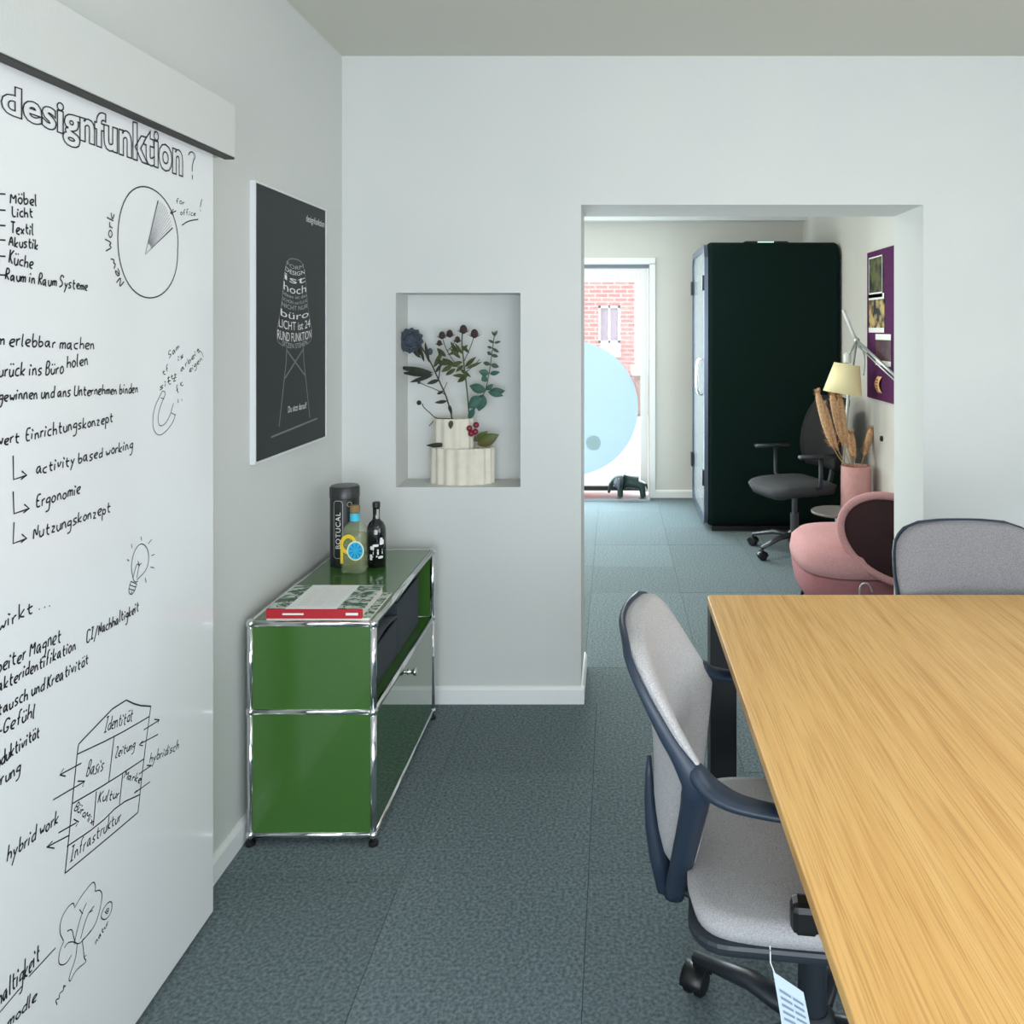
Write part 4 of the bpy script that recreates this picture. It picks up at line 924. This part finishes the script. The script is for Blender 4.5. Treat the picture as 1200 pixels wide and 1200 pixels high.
# lamp
LY = 5.24
lp = thing('floor_lamp', 'aluminium jointed floor lamp with cream shade behind the dried grass', 'floor lamp', (at(988,0,5.24).x, 5.24, 0))
L0 = Vector(lp.location)
def ll(px, py, dy=0): return at(px, py, LY+dy)-L0
obj('base', B().lathe([(.11,0),(.11,.012),(.02,.018)], seg=32), M_steel, lp, auto=40)
M_lal = mat('lamp_aluminium', (196,204,200), .35, metal=.5)
obj('pole', B().tube([(0,0,.018),tuple(ll(988,540)),tuple(ll(994,465)),tuple(ll(1003,402))], .011, 10), M_lal, lp, smooth=True)
j = ll(1004,399)
obj('joint', B().ball(tuple(j), .020, 12, 8), M_lal, lp, smooth=True)
arm = obj('arm', B().tube([tuple(j), tuple(ll(1051,442,-.62))], .0095, 8).tube([tuple(j+Vector((-.004,0,-.024))), tuple(ll(1051,448,-.62))], .005, 8), M_lal, lp, smooth=True, label='twin-rod aluminium arm')
obj('upper_rod', B().tube([tuple(ll(988,363)), tuple(ll(1000,392)), tuple(j)], .011, 8), mat('rod_white',(224,230,226),.4), lp, smooth=True)
obj('tension_wire', B().tube(chaikin([tuple(j), tuple(ll(1010,408)), tuple(ll(1014,420)), tuple(ll(1012,440))],2), .004, 6), M_lal, lp, smooth=True)
soc = ll(993,419, -.13)
obj('head_link', B().tube([tuple(j), tuple(ll(998,410,-.13)), tuple(soc)], .008, 8), M_lal, lp, smooth=True)
obj('socket', B().lathe([(.018,-.035),(.024,-.03),(.024,.02),(.012,.03)], tuple(soc), 16), mat('rod_white',(224,230,226),.4), lp, auto=40)
sh = B(); sc_ = ll(990,443,-.13)
Ms = Matrix.Translation(sc_) @ Matrix.Rotation(radians(9),4,'Y')
sh.lathe([(.118,-.098),(.078,.088)], seg=40, close=False).xf(Ms)
obj('lamp_shade', sh, mat('parchment',(236,226,178),.8,emit=.12), lp, smooth=True, solid=.003, label='cream parchment shade')

# armchair
AY = 4.25
ac = thing('armchair', 'pink low armchair with dark maroon rounded backrest behind the table', 'armchair', (at(1003,0,AY).x, AY, 0))
M_pink = mat('pink_boucle', (196,140,142), .95, rgb2=(214,164,164), nscale=160, bump=.8, bscale=260); M_maroon = mat('maroon_fabric', (52,18,24), .8, rgb2=(42,14,20), nscale=120)
def zl_(py): return EYE-(py-VY)*AY/F
seatz = zl_(623)
sqf = lambda th: (abs(cos(th))**3+abs(sin(th))**3)**(-1/3)
zs_ = seatz-.16
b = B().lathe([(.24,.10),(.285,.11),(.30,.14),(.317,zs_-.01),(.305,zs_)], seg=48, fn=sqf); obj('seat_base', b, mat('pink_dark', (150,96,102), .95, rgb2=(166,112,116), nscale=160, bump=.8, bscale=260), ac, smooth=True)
b = B().lathe([(.29,zs_-.004),(.318,zs_+.006),(.326,zs_+.05),(.316,seatz-.05),(.28,seatz-.016),(.18,seatz-.002),(.01,seatz)], seg=48, fn=sqf); obj('seat', b, M_pink, ac, smooth=True)
# backrest: rounded oval shell leaning outward on the right, rim in pink, outside in maroon
rc_ = Vector((.10,-.34,.455))
a0v = Vector((.62,-.78,0)).normalized()         # outward normal of the shell (towards us, right)
nrm = Vector((-.28,-.95,.10)).normalized(); ux = Vector((.0,0,1)).cross(nrm).normalized(); uz = nrm.cross(ux)
RX_, RZ_ = .265, .20
def oval(th, k=1): 
    return rc_+ux*(RX_*cos(th)*k)+uz*(RZ_*sin(th)*k- .05*cos(th)*k)
b = B(); nseg = 48; rings = [1, .93, .8, .6, .35, .01]
for k in rings: b.v += [tuple(oval(2*pi*i/nseg, k)+nrm*(.05*(1-k*k))) for i in range(nseg)]
for r_ in range(len(rings)-1):
    for i in range(nseg): i2 = (i+1)%nseg; b.f.append((r_*nseg+i, r_*nseg+i2, (r_+1)*nseg+i2, (r_+1)*nseg+i))
bk = obj('backrest', b, M_maroon, ac, smooth=True, solid=.03, soff=-1)
obj('backrest_rim', B().tube([tuple(oval(2*pi*i/nseg, 1)) for i in range(nseg+1)], .020, 8, cap=False), M_pink, bk, smooth=True)
b = B(); 
for k in rings: b.v += [tuple(oval(2*pi*i/nseg, k*.97)-nrm*(.03+.05*(1-k*k))) for i in range(nseg)]
for r_ in range(len(rings)-1):
    for i in range(nseg): i2 = (i+1)%nseg; b.f.append((r_*nseg+i, r_*nseg+i2, (r_+1)*nseg+i2, (r_+1)*nseg+i))
obj('back_cushion', b, M_pink, ac, smooth=True)
for s in (-1,1):
    for q in (-1,1): obj('leg', B().tube([(s*.2,q*.2,.145),(s*.23,q*.23,0)], [.013,.009], 8), M_black, ac, smooth=True)
obj('pull_loop', B().tube(chaikin([tuple(at(1007,697,AY-.36)-Vector(ac.location)), tuple(at(1008,684,AY-.36)-Vector(ac.location)), tuple(at(1018,683,AY-.36)-Vector(ac.location)), tuple(at(1022,694,AY-.36)-Vector(ac.location))],2), .005, 6), M_steel, ac, smooth=True)

# purple pinboard with leaflets
PBX = FX1-.002
pn = thing('pinboard', 'tall purple felt pinboard on the far right wall', 'pinboard', (PBX, 4.75, 1.03))
ybk = at_x(1016,0,PBX-.015).y
obj('felt_panel', B().box(-.015,0,4.3-4.75,ybk-4.75,0,.925), mat('purple_felt',(86,22,82),.95,rgb2=(70,18,70),nscale=60), pn, bevel=.003)
lef = [((1019,303),(1035,342),(96,100,62),(40,44,34),'green and grey photo leaflet, topmost on the purple pinboard'),((1019,352),(1037,384),(40,42,46),(196,170,110),'dark leaflet with small warm lights, second on the purple pinboard'),((1027,398),(1045,424),(64,30,42),(84,50,60),'dark maroon leaflet, lowest on the purple pinboard')]
for k, (a, c, r1, r2, lab) in enumerate(lef):
    X_ = PBX-.0155; A, D_ = at_x(*a, X_), at_x(c[0], c[1], X_); ya, yb = D_.y, A.y; zt = A.z; zb = EYE-(c[1]-VY)*D_.y/F
    t = thing('leaflet', lab, 'leaflet', (X_, (ya+yb)/2, zb), 0, 'leaflets on the purple pinboard')
    h = zt-zb; hw = (yb-ya)/2
    obj('leaflet_page', B().box(-.004,-.0002,-hw,hw,0,h), mat('leaf_photo%d'%k, r1, .5, rgb2=r2, nscale=14, mix=.15), t)
    obj('white_strip', B().box(-.0055,-.0042,-hw,hw,-.03,.0), M_paper, t)
    if k: obj('white_strip', B().box(-.0055,-.0042,-hw,hw,h,h+.035), M_paper, t)
    if k == 0:
        b = B(); 
        for q in (0, h): b.box(-.0058,-.0042,-hw,hw,q-.006,q+.002)
        for q in (-hw, hw-.006): b.box(-.0058,-.0042,q,q+.006,0,h)
        obj('white_border', b, M_paper, t)
A = at_x(1030,460,PBX-.0155)
t = thing('paper_sticker', 'small curved pale orange paper sticker low on the purple pinboard', 'sticker', (PBX-.0155, A.y, A.z))
b = B().grid(lambda u, v: (-.004-.01*sin(pi*v), (u-.5)*.08-.03*(v-.5)**2*4, .10*v), 3, 8); obj('sticker_sheet', b, mat('sticker_orange',(238,196,140),.6), t, smooth=True, solid=.002)
b = B(); 
for k in range(4): b.box(-.017,-.0155,-.022,.022,.02+k*.018,.028+k*.018)
obj('sticker_print', b, mat('sticker_red',(176,84,70),.6), t)
A = at_x(1034,514,FX1)
tag(obj('wall_plug', B().lathe([(.018,0),(.016,.012),(.006,.014)], seg=14).xf(Matrix.Rotation(-pi/2,4,'Y')), M_black, loc=tuple(A), smooth=False), 'small round dark wall plug on the far right wall beside the grass', 'wall plug')

# ceiling lamps (outside the frame); the far one is added to lighten its room
for n_, (x, y) in enumerate(((.9,.5),(-.3,5.2))):
    t = thing('ceiling_lamp', ('long white ceiling lamp over the oak table','added long white ceiling lamp, unseen in the far room')[n_], 'ceiling lamp', (x, y, CH))
    obj('housing', B().box(-.15,.15,-.72,.72,-.06,0), M_trim, t, bevel=.005)
